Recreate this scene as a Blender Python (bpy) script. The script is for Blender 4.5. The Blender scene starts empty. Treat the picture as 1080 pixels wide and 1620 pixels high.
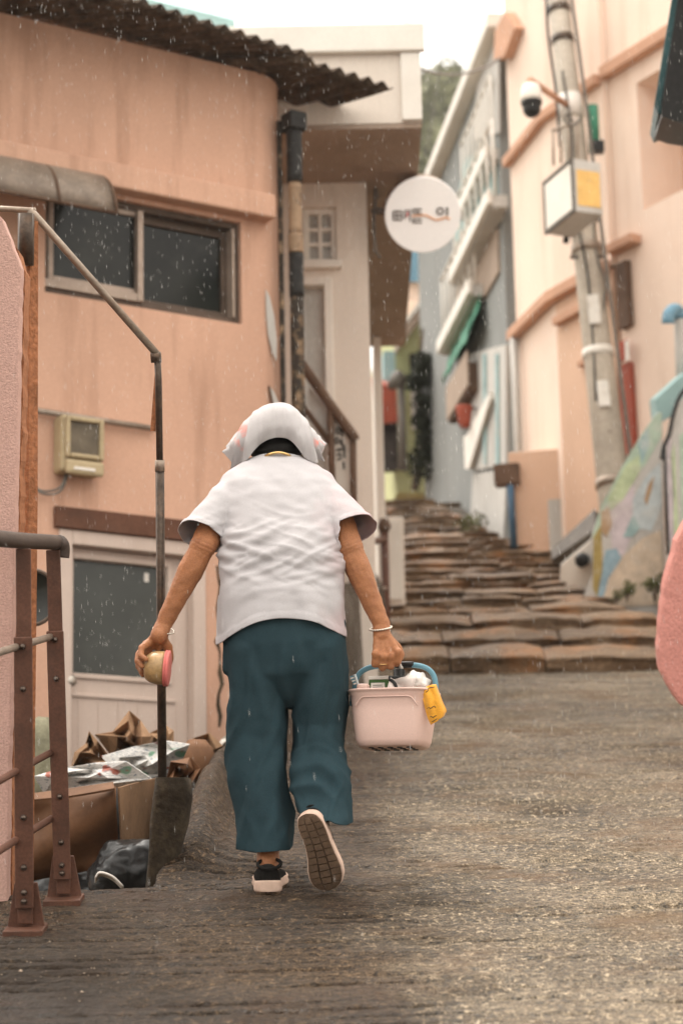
import bpy, bmesh, math, random
import numpy as np
from mathutils import Vector, Matrix, noise as mn
random.seed(7); np.random.seed(7)
R = math.radians
scene = bpy.context.scene
C = scene.collection
# ------------------------------------------------------------------ camera, sky, sun, exposure
PITCH, ROLL, FPX = R(13.1), R(1.2), 3600.0
CP, SP, CR, SR = math.cos(PITCH), math.sin(PITCH), math.cos(ROLL), math.sin(ROLL)
cam_d = bpy.data.cameras.new('camera'); cam = bpy.data.objects.new('camera', cam_d); C.objects.link(cam)
cam_d.sensor_fit = 'VERTICAL'; cam_d.sensor_height = 36.0; cam_d.sensor_width = 24.0
cam_d.lens = 80.0; cam_d.clip_start = 0.05; cam_d.clip_end = 2000
cam.matrix_world = Matrix.Rotation(R(90) + PITCH, 4, 'X') @ Matrix.Rotation(-ROLL, 4, 'Z')
cam_d.dof.use_dof = True; cam_d.dof.focus_distance = 6.95; cam_d.dof.aperture_fstop = 3.2
scene.camera = cam
SUN_EL, SUN_AZ = R(62), R(-35)          # azimuth measured from +Y (up the alley) towards +X
wd = bpy.data.worlds.new('World'); scene.world = wd; wd.use_nodes = True
nt = wd.node_tree; nt.nodes.clear()
sky = nt.nodes.new('ShaderNodeTexSky'); sky.sky_type = 'NISHITA'; sky.sun_disc = False
sky.sun_elevation = SUN_EL; sky.sun_rotation = SUN_AZ; sky.air_density = 1.0; sky.dust_density = 6.0; sky.ozone_density = 1.0
hs = nt.nodes.new('ShaderNodeHueSaturation'); hs.inputs['Saturation'].default_value = 0.12
cloud = nt.nodes.new('ShaderNodeMix'); cloud.data_type = 'RGBA'; cloud.inputs[0].default_value = 0.72
tcw = nt.nodes.new('ShaderNodeTexCoord'); sxw = nt.nodes.new('ShaderNodeSeparateXYZ'); nt.links.new(tcw.outputs['Generated'], sxw.inputs[0])
cie = nt.nodes.new('ShaderNodeMapRange'); cie.inputs[1].default_value = 0; cie.inputs[2].default_value = 1; cie.inputs[3].default_value = 1/3; cie.inputs[4].default_value = 1.0
nt.links.new(sxw.outputs[2], cie.inputs[0]); cl_ = nt.nodes.new('ShaderNodeMix'); cl_.data_type = 'RGBA'; cl_.blend_type = 'MULTIPLY'; cl_.inputs[0].default_value = 1
cl_.inputs[6].default_value = (16.5, 15.6, 14.3, 1); nt.links.new(cie.outputs[0], cl_.inputs[7]); nt.links.new(cl_.outputs[2], cloud.inputs[7])   # rain cloud, brighter overhead
bg = nt.nodes.new('ShaderNodeBackground'); bg.inputs['Strength'].default_value = 0.125
wo = nt.nodes.new('ShaderNodeOutputWorld')
nt.links.new(sky.outputs[0], hs.inputs['Color']); nt.links.new(hs.outputs[0], cloud.inputs[6])
nt.links.new(cloud.outputs[2], bg.inputs[0]); nt.links.new(bg.outputs[0], wo.inputs[0])
sun_d = bpy.data.lights.new('sun', 'SUN'); sun_d.energy = 0.9; sun_d.angle = R(35); sun_d.color = (1.0, 0.93, 0.84)
sun = bpy.data.objects.new('sun', sun_d); C.objects.link(sun)
sdir = Vector((math.sin(SUN_AZ)*math.cos(SUN_EL), math.cos(SUN_AZ)*math.cos(SUN_EL), math.sin(SUN_EL)))
sun.rotation_euler = sdir.to_track_quat('Z', 'Y').to_euler(); sun.location = (0, 8, 30)
scene.view_settings.view_transform = 'Standard'; scene.view_settings.look = 'None'
scene.view_settings.gamma = 1.0; scene.view_settings.use_curve_mapping = False
scene.view_settings.exposure = 1.12

# ------------------------------------------------------------------ coordinate helpers
def S(x, y, z):                      # slope frame (x right, y up the lane, z off the lane) -> world
    return Vector((x, y*CP - z*SP, y*SP + z*CP))
def pdir(u, v):
    a, b = (u-540)/FPX, (810-v)/FPX
    return a*CR + b*SR, -a*SR + b*CR
def Q(u, v, y):                      # a photo pixel at distance y along the lane
    xs, zs = pdir(u, v); return S(xs*y, y, zs*y)
def ray(u, v):
    xs, zs = pdir(u, v); return S(xs, 1.0, zs)
def G(u, v, h=1.126):                # a photo pixel on the lane surface
    xs, zs = pdir(u, v); y = h/(-zs); return S(xs*y, y, -h)
UP = Vector((0, 0, 1))
class Frame:                         # a vertical wall plane with (a along, b up, c out) coordinates
    def __init__(s, o, e1, n=None, up=None):
        s.o = Vector(o); s.e = Vector(e1).normalized(); s.u = Vector(up).normalized() if up else UP
        s.n = s.e.cross(s.u).normalized()
        if s.n.dot(-s.o) < 0: s.n = -s.n
    def hit(s, u, v):
        r = ray(u, v); t = s.o.dot(s.n)/r.dot(s.n); p = r*t - s.o
        return p.dot(s.e), p.dot(s.u)
    def P(s, a, b, c=0.0): return s.o + s.e*a + s.u*b + s.n*c

# ------------------------------------------------------------------ object helpers
def tag(o, label=None, cat=None, group=None, kind=None):
    if label: o['label'] = label
    if cat: o['category'] = cat
    if group: o['group'] = group
    if kind: o['kind'] = kind
    return o
def thing(name, loc, label, cat, group=None, kind=None):
    o = bpy.data.objects.new(name, None); C.objects.link(o); o.location = loc; o.empty_display_size = .1
    return tag(o, label, cat, group, kind)
def link(me, name, mat, parent=None, smooth=False, bevel=0, mods=()):
    o = bpy.data.objects.new(name, me); C.objects.link(o)
    if mat: me.materials.append(mat)
    if smooth:
        me.polygons.foreach_set('use_smooth', [True]*len(me.polygons))
    if parent:
        o.parent = parent
        if parent.type == 'EMPTY': o.matrix_parent_inverse = Matrix.Translation(-parent.location)
    if bevel:
        b = o.modifiers.new('bevel', 'BEVEL'); b.width = bevel; b.segments = 2; b.limit_method = 'ANGLE'
    return o
class MB:
    def __init__(s): s.v = []; s.f = []
    def add(s, vs, fs):
        k = len(s.v); s.v += [tuple(p) for p in vs]; s.f += [tuple(i+k for i in f) for f in fs]; return s
    def hexa(s, p):                  # 8 corners: bottom 0-3, top 4-7
        return s.add(p, [(3,2,1,0),(4,5,6,7),(0,1,5,4),(1,2,6,5),(2,3,7,6),(3,0,4,7)])
    def box(s, fr, a0, a1, b0, b1, c0, c1):
        return s.hexa([fr.P(a0,b0,c0), fr.P(a1,b0,c0), fr.P(a1,b0,c1), fr.P(a0,b0,c1),
                       fr.P(a0,b1,c0), fr.P(a1,b1,c0), fr.P(a1,b1,c1), fr.P(a0,b1,c1)])
    def prism(s, front, off):        # polygon swept along a vector
        n = len(front); off = Vector(off)
        vs = [Vector(p) for p in front] + [Vector(p)+off for p in front]
        return s.add(vs, [tuple(range(n)), tuple(range(2*n-1, n-1, -1))] + [(i, i+n, (i+1)%n+n, (i+1)%n) for i in range(n)])
    def tube(s, pts, r, n=10, cap=True):
        pts = [Vector(p) for p in pts]; m = len(pts)
        rs = r if isinstance(r, (list, tuple)) else [r]*m
        k = len(s.v); x = None
        for i, p in enumerate(pts):
            t = (pts[min(i+1, m-1)] - pts[max(i-1, 0)]).normalized()
            if x is None:
                x = t.cross(UP)
                if x.length < .1: x = t.cross(Vector((1, 0, 0)))
            x = (x - t*x.dot(t)).normalized(); y = t.cross(x)
            for j in range(n):
                a = 2*math.pi*j/n; s.v.append(tuple(p + (x*math.cos(a) + y*math.sin(a))*rs[i]))
        for i in range(m-1):
            for j in range(n):
                s.f.append((k+i*n+j, k+i*n+(j+1)%n, k+(i+1)*n+(j+1)%n, k+(i+1)*n+j))
        if cap:
            s.f.append(tuple(k+j for j in range(n-1, -1, -1))); s.f.append(tuple(k+(m-1)*n+j for j in range(n)))
        return s
    def capsule(s, a, b, ra, rb, n=14, h=4):
        a, b = Vector(a), Vector(b); t = (b-a); L = t.length; t = t/L if L > 1e-6 else Vector((0,0,1))
        pts, rs = [], []
        for i in range(h): ang = math.pi/2*(1 - (i+.15)/h); pts.append(a - t*ra*math.sin(ang)); rs.append(ra*math.cos(ang))
        pts += [a, b]; rs += [ra, rb]
        for i in range(h-1, -1, -1): ang = math.pi/2*(1 - (i+.15)/h); pts.append(b + t*rb*math.sin(ang)); rs.append(rb*math.cos(ang))
        return s.tube(pts, rs, n)
    def loft(s, rings, cap=True):
        k = len(s.v); n = len(rings[0]); m = len(rings)
        for r in rings: s.v += [tuple(p) for p in r]
        for i in range(m-1):
            for j in range(n): s.f.append((k+i*n+j, k+i*n+(j+1)%n, k+(i+1)*n+(j+1)%n, k+(i+1)*n+j))
        if cap:
            s.f.append(tuple(k+j for j in range(n-1, -1, -1))); s.f.append(tuple(k+(m-1)*n+j for j in range(n)))
        return s
    def grid(s, rows):
        k = len(s.v); n = len(rows[0])
        for r in rows: s.v += [tuple(p) for p in r]
        for i in range(len(rows)-1):
            for j in range(n-1): s.f.append((k+i*n+j, k+i*n+j+1, k+(i+1)*n+j+1, k+(i+1)*n+j))
        return s
    def mesh(s, name, fix=True):
        me = bpy.data.meshes.new(name); me.from_pydata(s.v, [], s.f); me.validate()
        if fix:
            bm = bmesh.new(); bm.from_mesh(me); bmesh.ops.recalc_face_normals(bm, faces=bm.faces); bm.to_mesh(me); bm.free()
        me.update(); return me
    def build(s, name, mat, parent=None, smooth=False, bevel=0):
        return link(s.mesh(name), name, mat, parent, smooth, bevel)
def auto_smooth(o, ang=35):
    me = o.data
    me.polygons.foreach_set('use_smooth', [True]*len(me.polygons))
    bm = bmesh.new(); bm.from_mesh(me)
    for e in bm.edges:
        e.smooth = not (len(e.link_faces) == 2 and e.calc_face_angle(0) > R(ang))
    bm.to_mesh(me); bm.free(); return o
def ring(c, ax, ay, rx, ry, n=32, p=2.0):
    out = []
    for j in range(n):
        t = 2*math.pi*j/n; ct, st = math.cos(t), math.sin(t)
        x = math.copysign(abs(ct)**(2/p), ct); y = math.copysign(abs(st)**(2/p), st)
        out.append(Vector(c) + Vector(ax)*(x*rx) + Vector(ay)*(y*ry))
    return out
def cat(pts, n):                     # Catmull-Rom resample
    P_ = [Vector(p) for p in pts]; m = len(P_)-1; out = []
    for i in range(n):
        t = i/(n-1)*m; k = min(int(t), m-1); t -= k
        p0, p1, p2, p3 = P_[max(k-1, 0)], P_[k], P_[k+1], P_[min(k+2, m)]
        out.append(.5*((2*p1) + (p2-p0)*t + (2*p0-5*p1+4*p2-p3)*t*t + (3*p1-p0-3*p2+p3)*t**3))
    return out
def remesh(mb, name, vox, smooth_it=4):
    me = mb.mesh(name+'_raw', fix=True); o = bpy.data.objects.new('tmp', me); C.objects.link(o)
    m = o.modifiers.new('r', 'REMESH'); m.mode = 'VOXEL'; m.voxel_size = vox
    if smooth_it:
        k = o.modifiers.new('s', 'SMOOTH'); k.factor = .5; k.iterations = smooth_it
    dg = bpy.context.evaluated_depsgraph_get()
    out = bpy.data.meshes.new_from_object(o.evaluated_get(dg)); out.name = name
    bpy.data.objects.remove(o); bpy.data.meshes.remove(me); return out
def fbm(p, o=3): return mn.fractal(p, 1.0, 2.0, o)

# ------------------------------------------------------------------ materials
def mat(name, col, rough=.7, var=.15, vs=3., fine=.06, fs=60., bump=.1, bs=120., bd=.004, metal=0., spec=.18,
        dirt=None, dirt_amt=.45, dirt_s=2.2, streak=False, trans=0, alpha=1., sheen=0., rvar=.0, sss=0.):
    m = bpy.data.materials.new(name); m.use_nodes = True; t = m.node_tree; N, L = t.nodes, t.links
    b = N['Principled BSDF']; tc = N.new('ShaderNodeTexCoord')
    def nz(scale, det=4, mp=None, rg=.55):
        n = N.new('ShaderNodeTexNoise'); n.inputs['Scale'].default_value = scale; n.inputs['Detail'].default_value = det
        n.inputs['Roughness'].default_value = rg
        if mp:
            q = N.new('ShaderNodeMapping'); q.inputs['Scale'].default_value = mp; L.new(tc.outputs['Object'], q.inputs[0]); L.new(q.outputs[0], n.inputs['Vector'])
        else: L.new(tc.outputs['Object'], n.inputs['Vector'])
        return n.outputs['Fac']
    def mul(c, k): return tuple(max(0, min(1, x*k)) for x in c[:3]) + (1,)
    def mix(fac, a, bb, blend='MIX'):
        x = N.new('ShaderNodeMix'); x.data_type = 'RGBA'; x.blend_type = blend
        for sck, val in ((0, fac), (6, a), (7, bb)):
            if hasattr(val, 'links'): L.new(val, x.inputs[sck])
            else: x.inputs[sck].default_value = val
        return x.outputs[2]
    def ramp(f, a, bb):
        r = N.new('ShaderNodeMapRange'); r.inputs[1].default_value = a; r.inputs[2].default_value = bb; L.new(f, r.inputs[0]); return r.outputs[0]
    c = mix(ramp(nz(vs, 5), .3, .7), mul(col, 1-var), mul(col, 1+var))
    if fine: c = mix(ramp(nz(fs, 3), .35, .65), mix(1.0, c, mul((1,1,1), 1-fine), 'MULTIPLY'), mix(1.0, c, (1+fine, 1+fine, 1+fine, 1), 'MULTIPLY'))
    if dirt:
        f = ramp(nz(dirt_s, 7, (5, 5, .55) if streak else None, .62), .52, .78)
        k = N.new('ShaderNodeMath'); k.operation = 'MULTIPLY'; k.inputs[1].default_value = dirt_amt; L.new(f, k.inputs[0])
        c = mix(k.outputs[0], c, tuple(dirt) + (1,))
    L.new(c, b.inputs['Base Color'])
    b.inputs['Metallic'].default_value = metal; b.inputs['Specular IOR Level'].default_value = spec
    if rvar:
        r = N.new('ShaderNodeMapRange'); r.inputs[1].default_value = .35; r.inputs[2].default_value = .65
        r.inputs[3].default_value = max(.03, rough-rvar); r.inputs[4].default_value = min(1, rough+rvar)
        L.new(nz(vs*2.5, 6), r.inputs[0]); L.new(r.outputs[0], b.inputs['Roughness'])
    else: b.inputs['Roughness'].default_value = rough
    if bump:
        bp = N.new('ShaderNodeBump'); bp.inputs['Strength'].default_value = bump; bp.inputs['Distance'].default_value = bd
        L.new(nz(bs, 5), bp.inputs['Height']); L.new(bp.outputs[0], b.inputs['Normal'])
    if trans: b.inputs['Transmission Weight'].default_value = trans
    if alpha < 1: b.inputs['Alpha'].default_value = alpha
    if sheen: b.inputs['Sheen Weight'].default_value = sheen; b.inputs['Sheen Roughness'].default_value = .5
    if sss:
        b.inputs['Subsurface Weight'].default_value = sss; b.inputs['Subsurface Radius'].default_value = (.012, .004, .002)
    return m
M = {}
M['peach'] = mat('peach_stucco', (.57,.345,.245), .85, .07, 1.6, .05, 90, .35, 160, .004, dirt=(.30,.165,.105), dirt_amt=.6, dirt_s=1.5, streak=True)
M['peach_dark'] = mat('recess_shade_brown', (.12,.055,.034), .8, .2, 4, .1, 60, .3, 80, dirt=(.06,.04,.03), dirt_amt=.6)
M['pink'] = mat('pink_stucco', (.58,.36,.30), .8, .08, 3, .12, 160, .9, 190, .006, dirt=(.40,.22,.16), dirt_amt=.3)
M['orange_edge'] = mat('raw_orange_edge', (.36,.15,.07), .9, .3, 9, .2, 60, .8, 60, .01, dirt=(.09,.05,.035), dirt_amt=.7, dirt_s=9)
M['white_wall'] = mat('cream_wall', (.70,.62,.54), .8, .05, 1.2, .03, 60, .2, 120, dirt=(.45,.37,.30), dirt_amt=.3, streak=True)
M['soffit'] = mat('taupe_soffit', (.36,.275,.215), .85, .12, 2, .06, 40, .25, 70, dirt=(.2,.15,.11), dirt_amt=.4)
M['white_trim'] = mat('white_paint', (.75,.70,.63), .55, .05, 3, .03, 80, .08, 60, dirt=(.42,.34,.27), dirt_amt=.25)
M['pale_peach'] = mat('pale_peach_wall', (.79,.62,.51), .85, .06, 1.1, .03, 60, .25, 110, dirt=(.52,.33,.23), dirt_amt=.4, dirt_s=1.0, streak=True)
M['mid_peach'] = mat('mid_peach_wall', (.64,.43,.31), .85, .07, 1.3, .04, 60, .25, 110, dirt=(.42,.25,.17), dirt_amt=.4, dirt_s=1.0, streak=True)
M['trim_peach'] = mat('orange_trim', (.52,.30,.20), .8, .12, 3, .05, 50, .2, 90)
M['blue_grey'] = mat('blue_grey_wall', (.25,.255,.245), .85, .1, 1.0, .05, 40, .25, 90, dirt=(.16,.15,.13), dirt_amt=.6, dirt_s=1.0, streak=True)
M['grey_white'] = mat('grey_white_wall', (.50,.475,.44), .85, .1, 1.2, .05, 40, .25, 90, dirt=(.28,.24,.2), dirt_amt=.6, dirt_s=1.5, streak=True)
M['teal_gutter'] = mat('dark_teal_gutter', (.05,.11,.115), .4, .2, 5, .1, 40, .1, 60)
M['teal'] = mat('teal_paint', (.20,.36,.36), .6, .15, 2, .05, 40, .15, 60, dirt=(.3,.32,.28), dirt_amt=.4)
M['blue'] = mat('blue_sheet', (.16,.30,.40), .55, .12, 3, .05, 40, .1, 60)
M['lime'] = mat('yellow_green_wall', (.50,.50,.27), .85, .12, 2, .05, 40, .2, 60, dirt=(.22,.2,.1), dirt_amt=.5)
M['green'] = mat('green_tarp', (.05,.20,.125), .6, .3, 8, .1, 40, .3, 30, .01)
M['dark'] = mat('dark_clutter', (.055,.045,.04), .8, .4, 8, .2, 40, .4, 30, .01)
M['dark_brown'] = mat('dark_brown_timber', (.11,.065,.042), .7, .25, 6, .12, 60, .3, 60)
M['red'] = mat('red_sheet', (.32,.075,.045), .7, .2, 5, .08, 40, .2, 50)
M['roofmetal'] = mat('weathered_roof_sheet', (.085,.062,.045), .62, .4, 7, .25, 45, .45, 60, .004, metal=.25, dirt=(.20,.12,.06), dirt_amt=.6, dirt_s=9)
M['alu'] = mat('window_aluminium', (.36,.28,.225), .45, .1, 6, .06, 80, .1, 90, metal=.3, dirt=(.13,.09,.07), dirt_amt=.5, dirt_s=8)
M['alu_dark'] = mat('dark_window_frame', (.10,.07,.052), .5, .2, 6, .1, 80, .15, 60, metal=.2)
M['glass_dark'] = mat('dim_window_glass', (.014,.014,.011), .15, .5, 2.2, .0, 10, .03, 8, .004, spec=.25, dirt=(.05,.05,.04), dirt_amt=.7, dirt_s=2.0)
M['door_glass'] = mat('misted_door_glass', (.045,.048,.042), .25, .3, 1.5, .0, 10, .03, 6, .004, spec=.35, dirt=(.09,.088,.075), dirt_amt=.6, dirt_s=2.0)
M['door'] = mat('pale_pink_door', (.55,.44,.375), .5, .05, 2, .03, 90, .06, 70, dirt=(.40,.29,.22), dirt_amt=.35, dirt_s=2.0, streak=True)
M['steel'] = mat('door_knob_steel', (.42,.38,.33), .28, .1, 20, .05, 90, 0, metal=.9)
M['pipe'] = mat('dark_steel_pipe', (.075,.055,.042), .38, .35, 14, .2, 80, .25, 70, .003, metal=.55, dirt=(.17,.085,.04), dirt_amt=.6, dirt_s=16)
M['pipe_pale'] = mat('galvanised_pipe', (.30,.24,.19), .42, .2, 14, .1, 80, .2, 70, .003, metal=.5, dirt=(.19,.10,.06), dirt_amt=.6, dirt_s=12)  # paler pipe metal for rails, bands and arms
M['brown_rail'] = mat('brown_painted_steel', (.105,.047,.030), .5, .2, 10, .15, 130, .3, 140, .003, spec=.2, dirt=(.045,.026,.018), dirt_amt=.8, dirt_s=9)
M['handrail'] = mat('dark_plastic_handrail', (.060,.042,.033), .45, .2, 12, .15, 120, .25, 120, .003)
M['bolt'] = mat('bolt_steel', (.10,.075,.06), .3, .3, 40, .1, 90, .1, 90, metal=.7)
M['beige_box'] = mat('beige_plastic', (.42,.33,.20), .5, .08, 6, .05, 100, .1, 90, dirt=(.16,.11,.065), dirt_amt=.5, dirt_s=10)
M['meter_glass'] = mat('smoky_meter_window', (.12,.095,.065), .25, .4, 8, 0, 10, .05, 30)
M['cable'] = mat('grey_cable', (.16,.14,.12), .55, .2, 20, .1, 60, .1, 60)
M['black'] = mat('black_plastic', (.018,.017,.016), .4, .2, 20, .1, 80, .1, 80)
M['card'] = mat('brown_cardboard', (.27,.16,.09), .85, .18, 7, .08, 60, .2, 50, .004, dirt=(.15,.085,.05), dirt_amt=.5, dirt_s=6)
M['card_wet'] = mat('soaked_cardboard', (.15,.072,.035), .6, .2, 7, .08, 50, .25, 40, .006, dirt=(.09,.045,.025), dirt_amt=.6, dirt_s=5)
M['concrete_block'] = mat('mossy_concrete', (.045,.033,.021), .8, .35, 14, .25, 50, .8, 40, .012, dirt=(.13,.10,.06), dirt_amt=.5, dirt_s=14)
M['white_plastic'] = mat('white_plastic', (.72,.67,.61), .4, .05, 10, .03, 60, .05, 60)
M['pole'] = mat('weathered_pole_concrete', (.42,.365,.30), .8, .15, 2.5, .1, 40, .3, 60, .006, dirt=(.24,.19,.14), dirt_amt=.5, dirt_s=1.6, streak=True)
M['paper'] = mat('paper_notice', (.70,.66,.60), .7, .1, 10, .08, 60, .1, 60, dirt=(.45,.36,.28), dirt_amt=.5, dirt_s=8)
M['yellow'] = mat('yellow_sticker', (.75,.47,.16), .6, .1, 10, .1, 50, 0)
M['yellow_cloth'] = mat('yellow_cloth', (.72,.33,.03), .85, .12, 14, .15, 400, .4, 500, .002, sheen=.3)
M['basket'] = mat('pale_pink_plastic', (.68,.47,.40), .42, .04, 8, .08, 500, .06, 300, .001, spec=.4)
M['basket_blue'] = mat('blue_plastic_handle', (.12,.25,.31), .42, .08, 12, .05, 200, .06, 200, .001)
M['pinklid'] = mat('coral_plastic_lid', (.72,.19,.17), .4, .05, 12, .04, 100, 0)
M['teal_pipe'] = mat('teal_pipe_paint', (.30,.45,.45), .5, .1, 6, .05, 60, .1, 60)
M['navy_pipe'] = mat('blue_drain_pipe', (.05,.10,.16), .5, .2, 8, .1, 60, .1, 60)
M['stone_rail'] = mat('dark_slate_coping', (.10,.085,.07), .6, .25, 6, .15, 40, .5, 40, .01)
M['wire'] = mat('overhead_wire', (.20,.19,.18), .6, 0, 3, 0, 10, 0)
# people
M['skin'] = mat('tanned_skin', (.36,.150,.066), .5, .12, 14, .14, 260, .5, 330, .0018, spec=.25, dirt=(.21,.075,.036), dirt_amt=.6, dirt_s=26, sss=.12)
M['hair'] = mat('black_hair', (.008,.007,.006), .6, .3, 30, .2, 90, .5, 120, .003, spec=.08)
M['terry'] = mat('white_terry_towel', (.46,.43,.425), .95, .04, 8, .07, 420, .9, 420, .004, sheen=.4)
M['trousers'] = mat('teal_trousers', (.025,.047,.056), .92, .15, 6, .2, 600, .3, 650, .0015, spec=.04)
M['shoe'] = mat('black_knit_shoe', (.012,.011,.010), .9, .2, 40, .2, 600, .4, 500, .002, spec=.05)
M['sole'] = mat('pale_peach_midsole', (.60,.43,.34), .6, .06, 20, .06, 120, .08, 120, dirt=(.30,.19,.13), dirt_amt=.4, dirt_s=30)
M['tread'] = mat('brown_rubber_tread', (.115,.072,.045), .75, .2, 30, .15, 140, .4, 220, .002)
M['silver'] = mat('silver_chain', (.62,.56,.48), .28, .1, 30, 0, 60, 0, metal=.9)
M['gold'] = mat('gold_ring', (.70,.47,.2), .25, .1, 30, 0, 60, 0, metal=.95)
M['rain'] = mat('rain_drop', (.80,.77,.72), .2, 0, 3, 0, 10, 0, spec=.6)

def clothmat():                      # washed white cotton with a faded pink dye along one side
    m = mat('white_cotton_shirt', (.475,.452,.458), .95, .06, 5, .08, 500, .5, 420, .002)
    t = m.node_tree; N, L = t.nodes, t.links; b = N['Principled BSDF']; src = b.inputs['Base Color'].links[0].from_socket
    tc = N.new('ShaderNodeTexCoord'); sx = N.new('ShaderNodeSeparateXYZ'); L.new(tc.outputs['Object'], sx.inputs[0])
    n = N.new('ShaderNodeTexNoise'); n.inputs['Scale'].default_value = 9; n.inputs['Detail'].default_value = 5; L.new(tc.outputs['Object'], n.inputs['Vector'])
    ad = N.new('ShaderNodeMath'); ad.operation = 'MULTIPLY_ADD'; ad.inputs[1].default_value = .34; L.new(n.outputs['Fac'], ad.inputs[0]); L.new(sx.outputs[0], ad.inputs[2])
    mr = N.new('ShaderNodeMapRange'); mr.inputs[1].default_value = .10; mr.inputs[2].default_value = .26; mr.inputs[4].default_value = .62; L.new(ad.outputs[0], mr.inputs[0])
    x = N.new('ShaderNodeMix'); x.data_type = 'RGBA'; x.blend_type = 'MULTIPLY'; L.new(mr.outputs[0], x.inputs[0]); L.new(src, x.inputs[6]); x.inputs[7].default_value = (1.0,.70,.70,1)
    L.new(x.outputs[2], b.inputs['Base Color']); return m
M['shirt'] = clothmat()

def wetmat(name, dark, light, stretch, warm=None, rlo=.22, rhi=.65, bstr=.5, sc=1.0, gs=150, fsc=38, bdist=.008, sp_=.15):
    m = bpy.data.materials.new(name); m.use_nodes = True; t = m.node_tree; N, L = t.nodes, t.links; b = N['Principled BSDF']
    tc = N.new('ShaderNodeTexCoord')
    def nz(scale, det, mp=(1,1,1), rg=.6):
        q = N.new('ShaderNodeMapping'); q.inputs['Scale'].default_value = mp; L.new(tc.outputs['Object'], q.inputs[0])
        n = N.new('ShaderNodeTexNoise'); n.inputs['Scale'].default_value = scale; n.inputs['Detail'].default_value = det; n.inputs['Roughness'].default_value = rg
        L.new(q.outputs[0], n.inputs['Vector']); return n.outputs['Fac']
    def rmp(f, a, c, d=0., e=1.):
        r = N.new('ShaderNodeMapRange'); r.inputs[1].default_value = a; r.inputs[2].default_value = c; r.inputs[3].default_value = d; r.inputs[4].default_value = e
        L.new(f, r.inputs[0]); return r.outputs[0]
    def mix(f, a, c, bl='MIX'):
        x = N.new('ShaderNodeMix'); x.data_type = 'RGBA'; x.blend_type = bl
        for k, val in ((0, f), (6, a), (7, c)):
            if hasattr(val, 'links'): L.new(val, x.inputs[k])
            else: x.inputs[k].default_value = val
        return x.outputs[2]
    big = nz(1.1*sc, 6); fine = nz(fsc*sc, 6, stretch, .7); grit = nz(gs*sc, 3, (1,1,1), .7)
    c = mix(rmp(big, .32, .68), dark + (1,), light + (1,))
    c = mix(rmp(fine, .35, .7), mix(1.0, c, (.52,.50,.48,1), 'MULTIPLY'), c)
    c = mix(rmp(grit, .54, .66, 0, .75), c, tuple(min(1, k*1.8) for k in light) + (1,))
    c = mix(rmp(grit, .47, .37, 0, .85), c, (.020,.015,.011,1))
    g2 = nz(170, 2, (1,.6,1), .6); x_ = N.new('ShaderNodeMix'); x_.data_type = 'RGBA'; x_.blend_type = 'MULTIPLY'; x_.inputs[0].default_value = 1; L.new(c, x_.inputs[6]); L.new(mix(rmp(g2, .36, .64), (.42,.40,.38,1), (1.55,1.55,1.55,1)), x_.inputs[7]); c = x_.outputs[2]
    if warm: c = mix(rmp(nz(2.3*sc, 6, (1,1,1), .65), .52, .68, 0, .8), c, warm + (1,))
    L.new(c, b.inputs['Base Color'])
    L.new(rmp(nz(1.7*sc, 7, (1,1,1), .7), .38, .62, rlo, rhi), b.inputs['Roughness']); b.inputs['Specular IOR Level'].default_value = sp_
    ad = N.new('ShaderNodeMath'); ad.operation = 'MULTIPLY_ADD'; ad.inputs[1].default_value = .6; L.new(fine, ad.inputs[0]); L.new(grit, ad.inputs[2])
    bp = N.new('ShaderNodeBump'); bp.inputs['Strength'].default_value = bstr; bp.inputs['Distance'].default_value = bdist
    L.new(ad.outputs[0], bp.inputs['Height']); L.new(bp.outputs[0], b.inputs['Normal']); return m
M['ground'] = wetmat('wet_lane_concrete', (.022,.014,.008), (.088,.058,.034), (.25,1.0,1), (.040,.020,.009), .16, .85, 1.0, 1.0, 55, 16, .02, .16)
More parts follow.
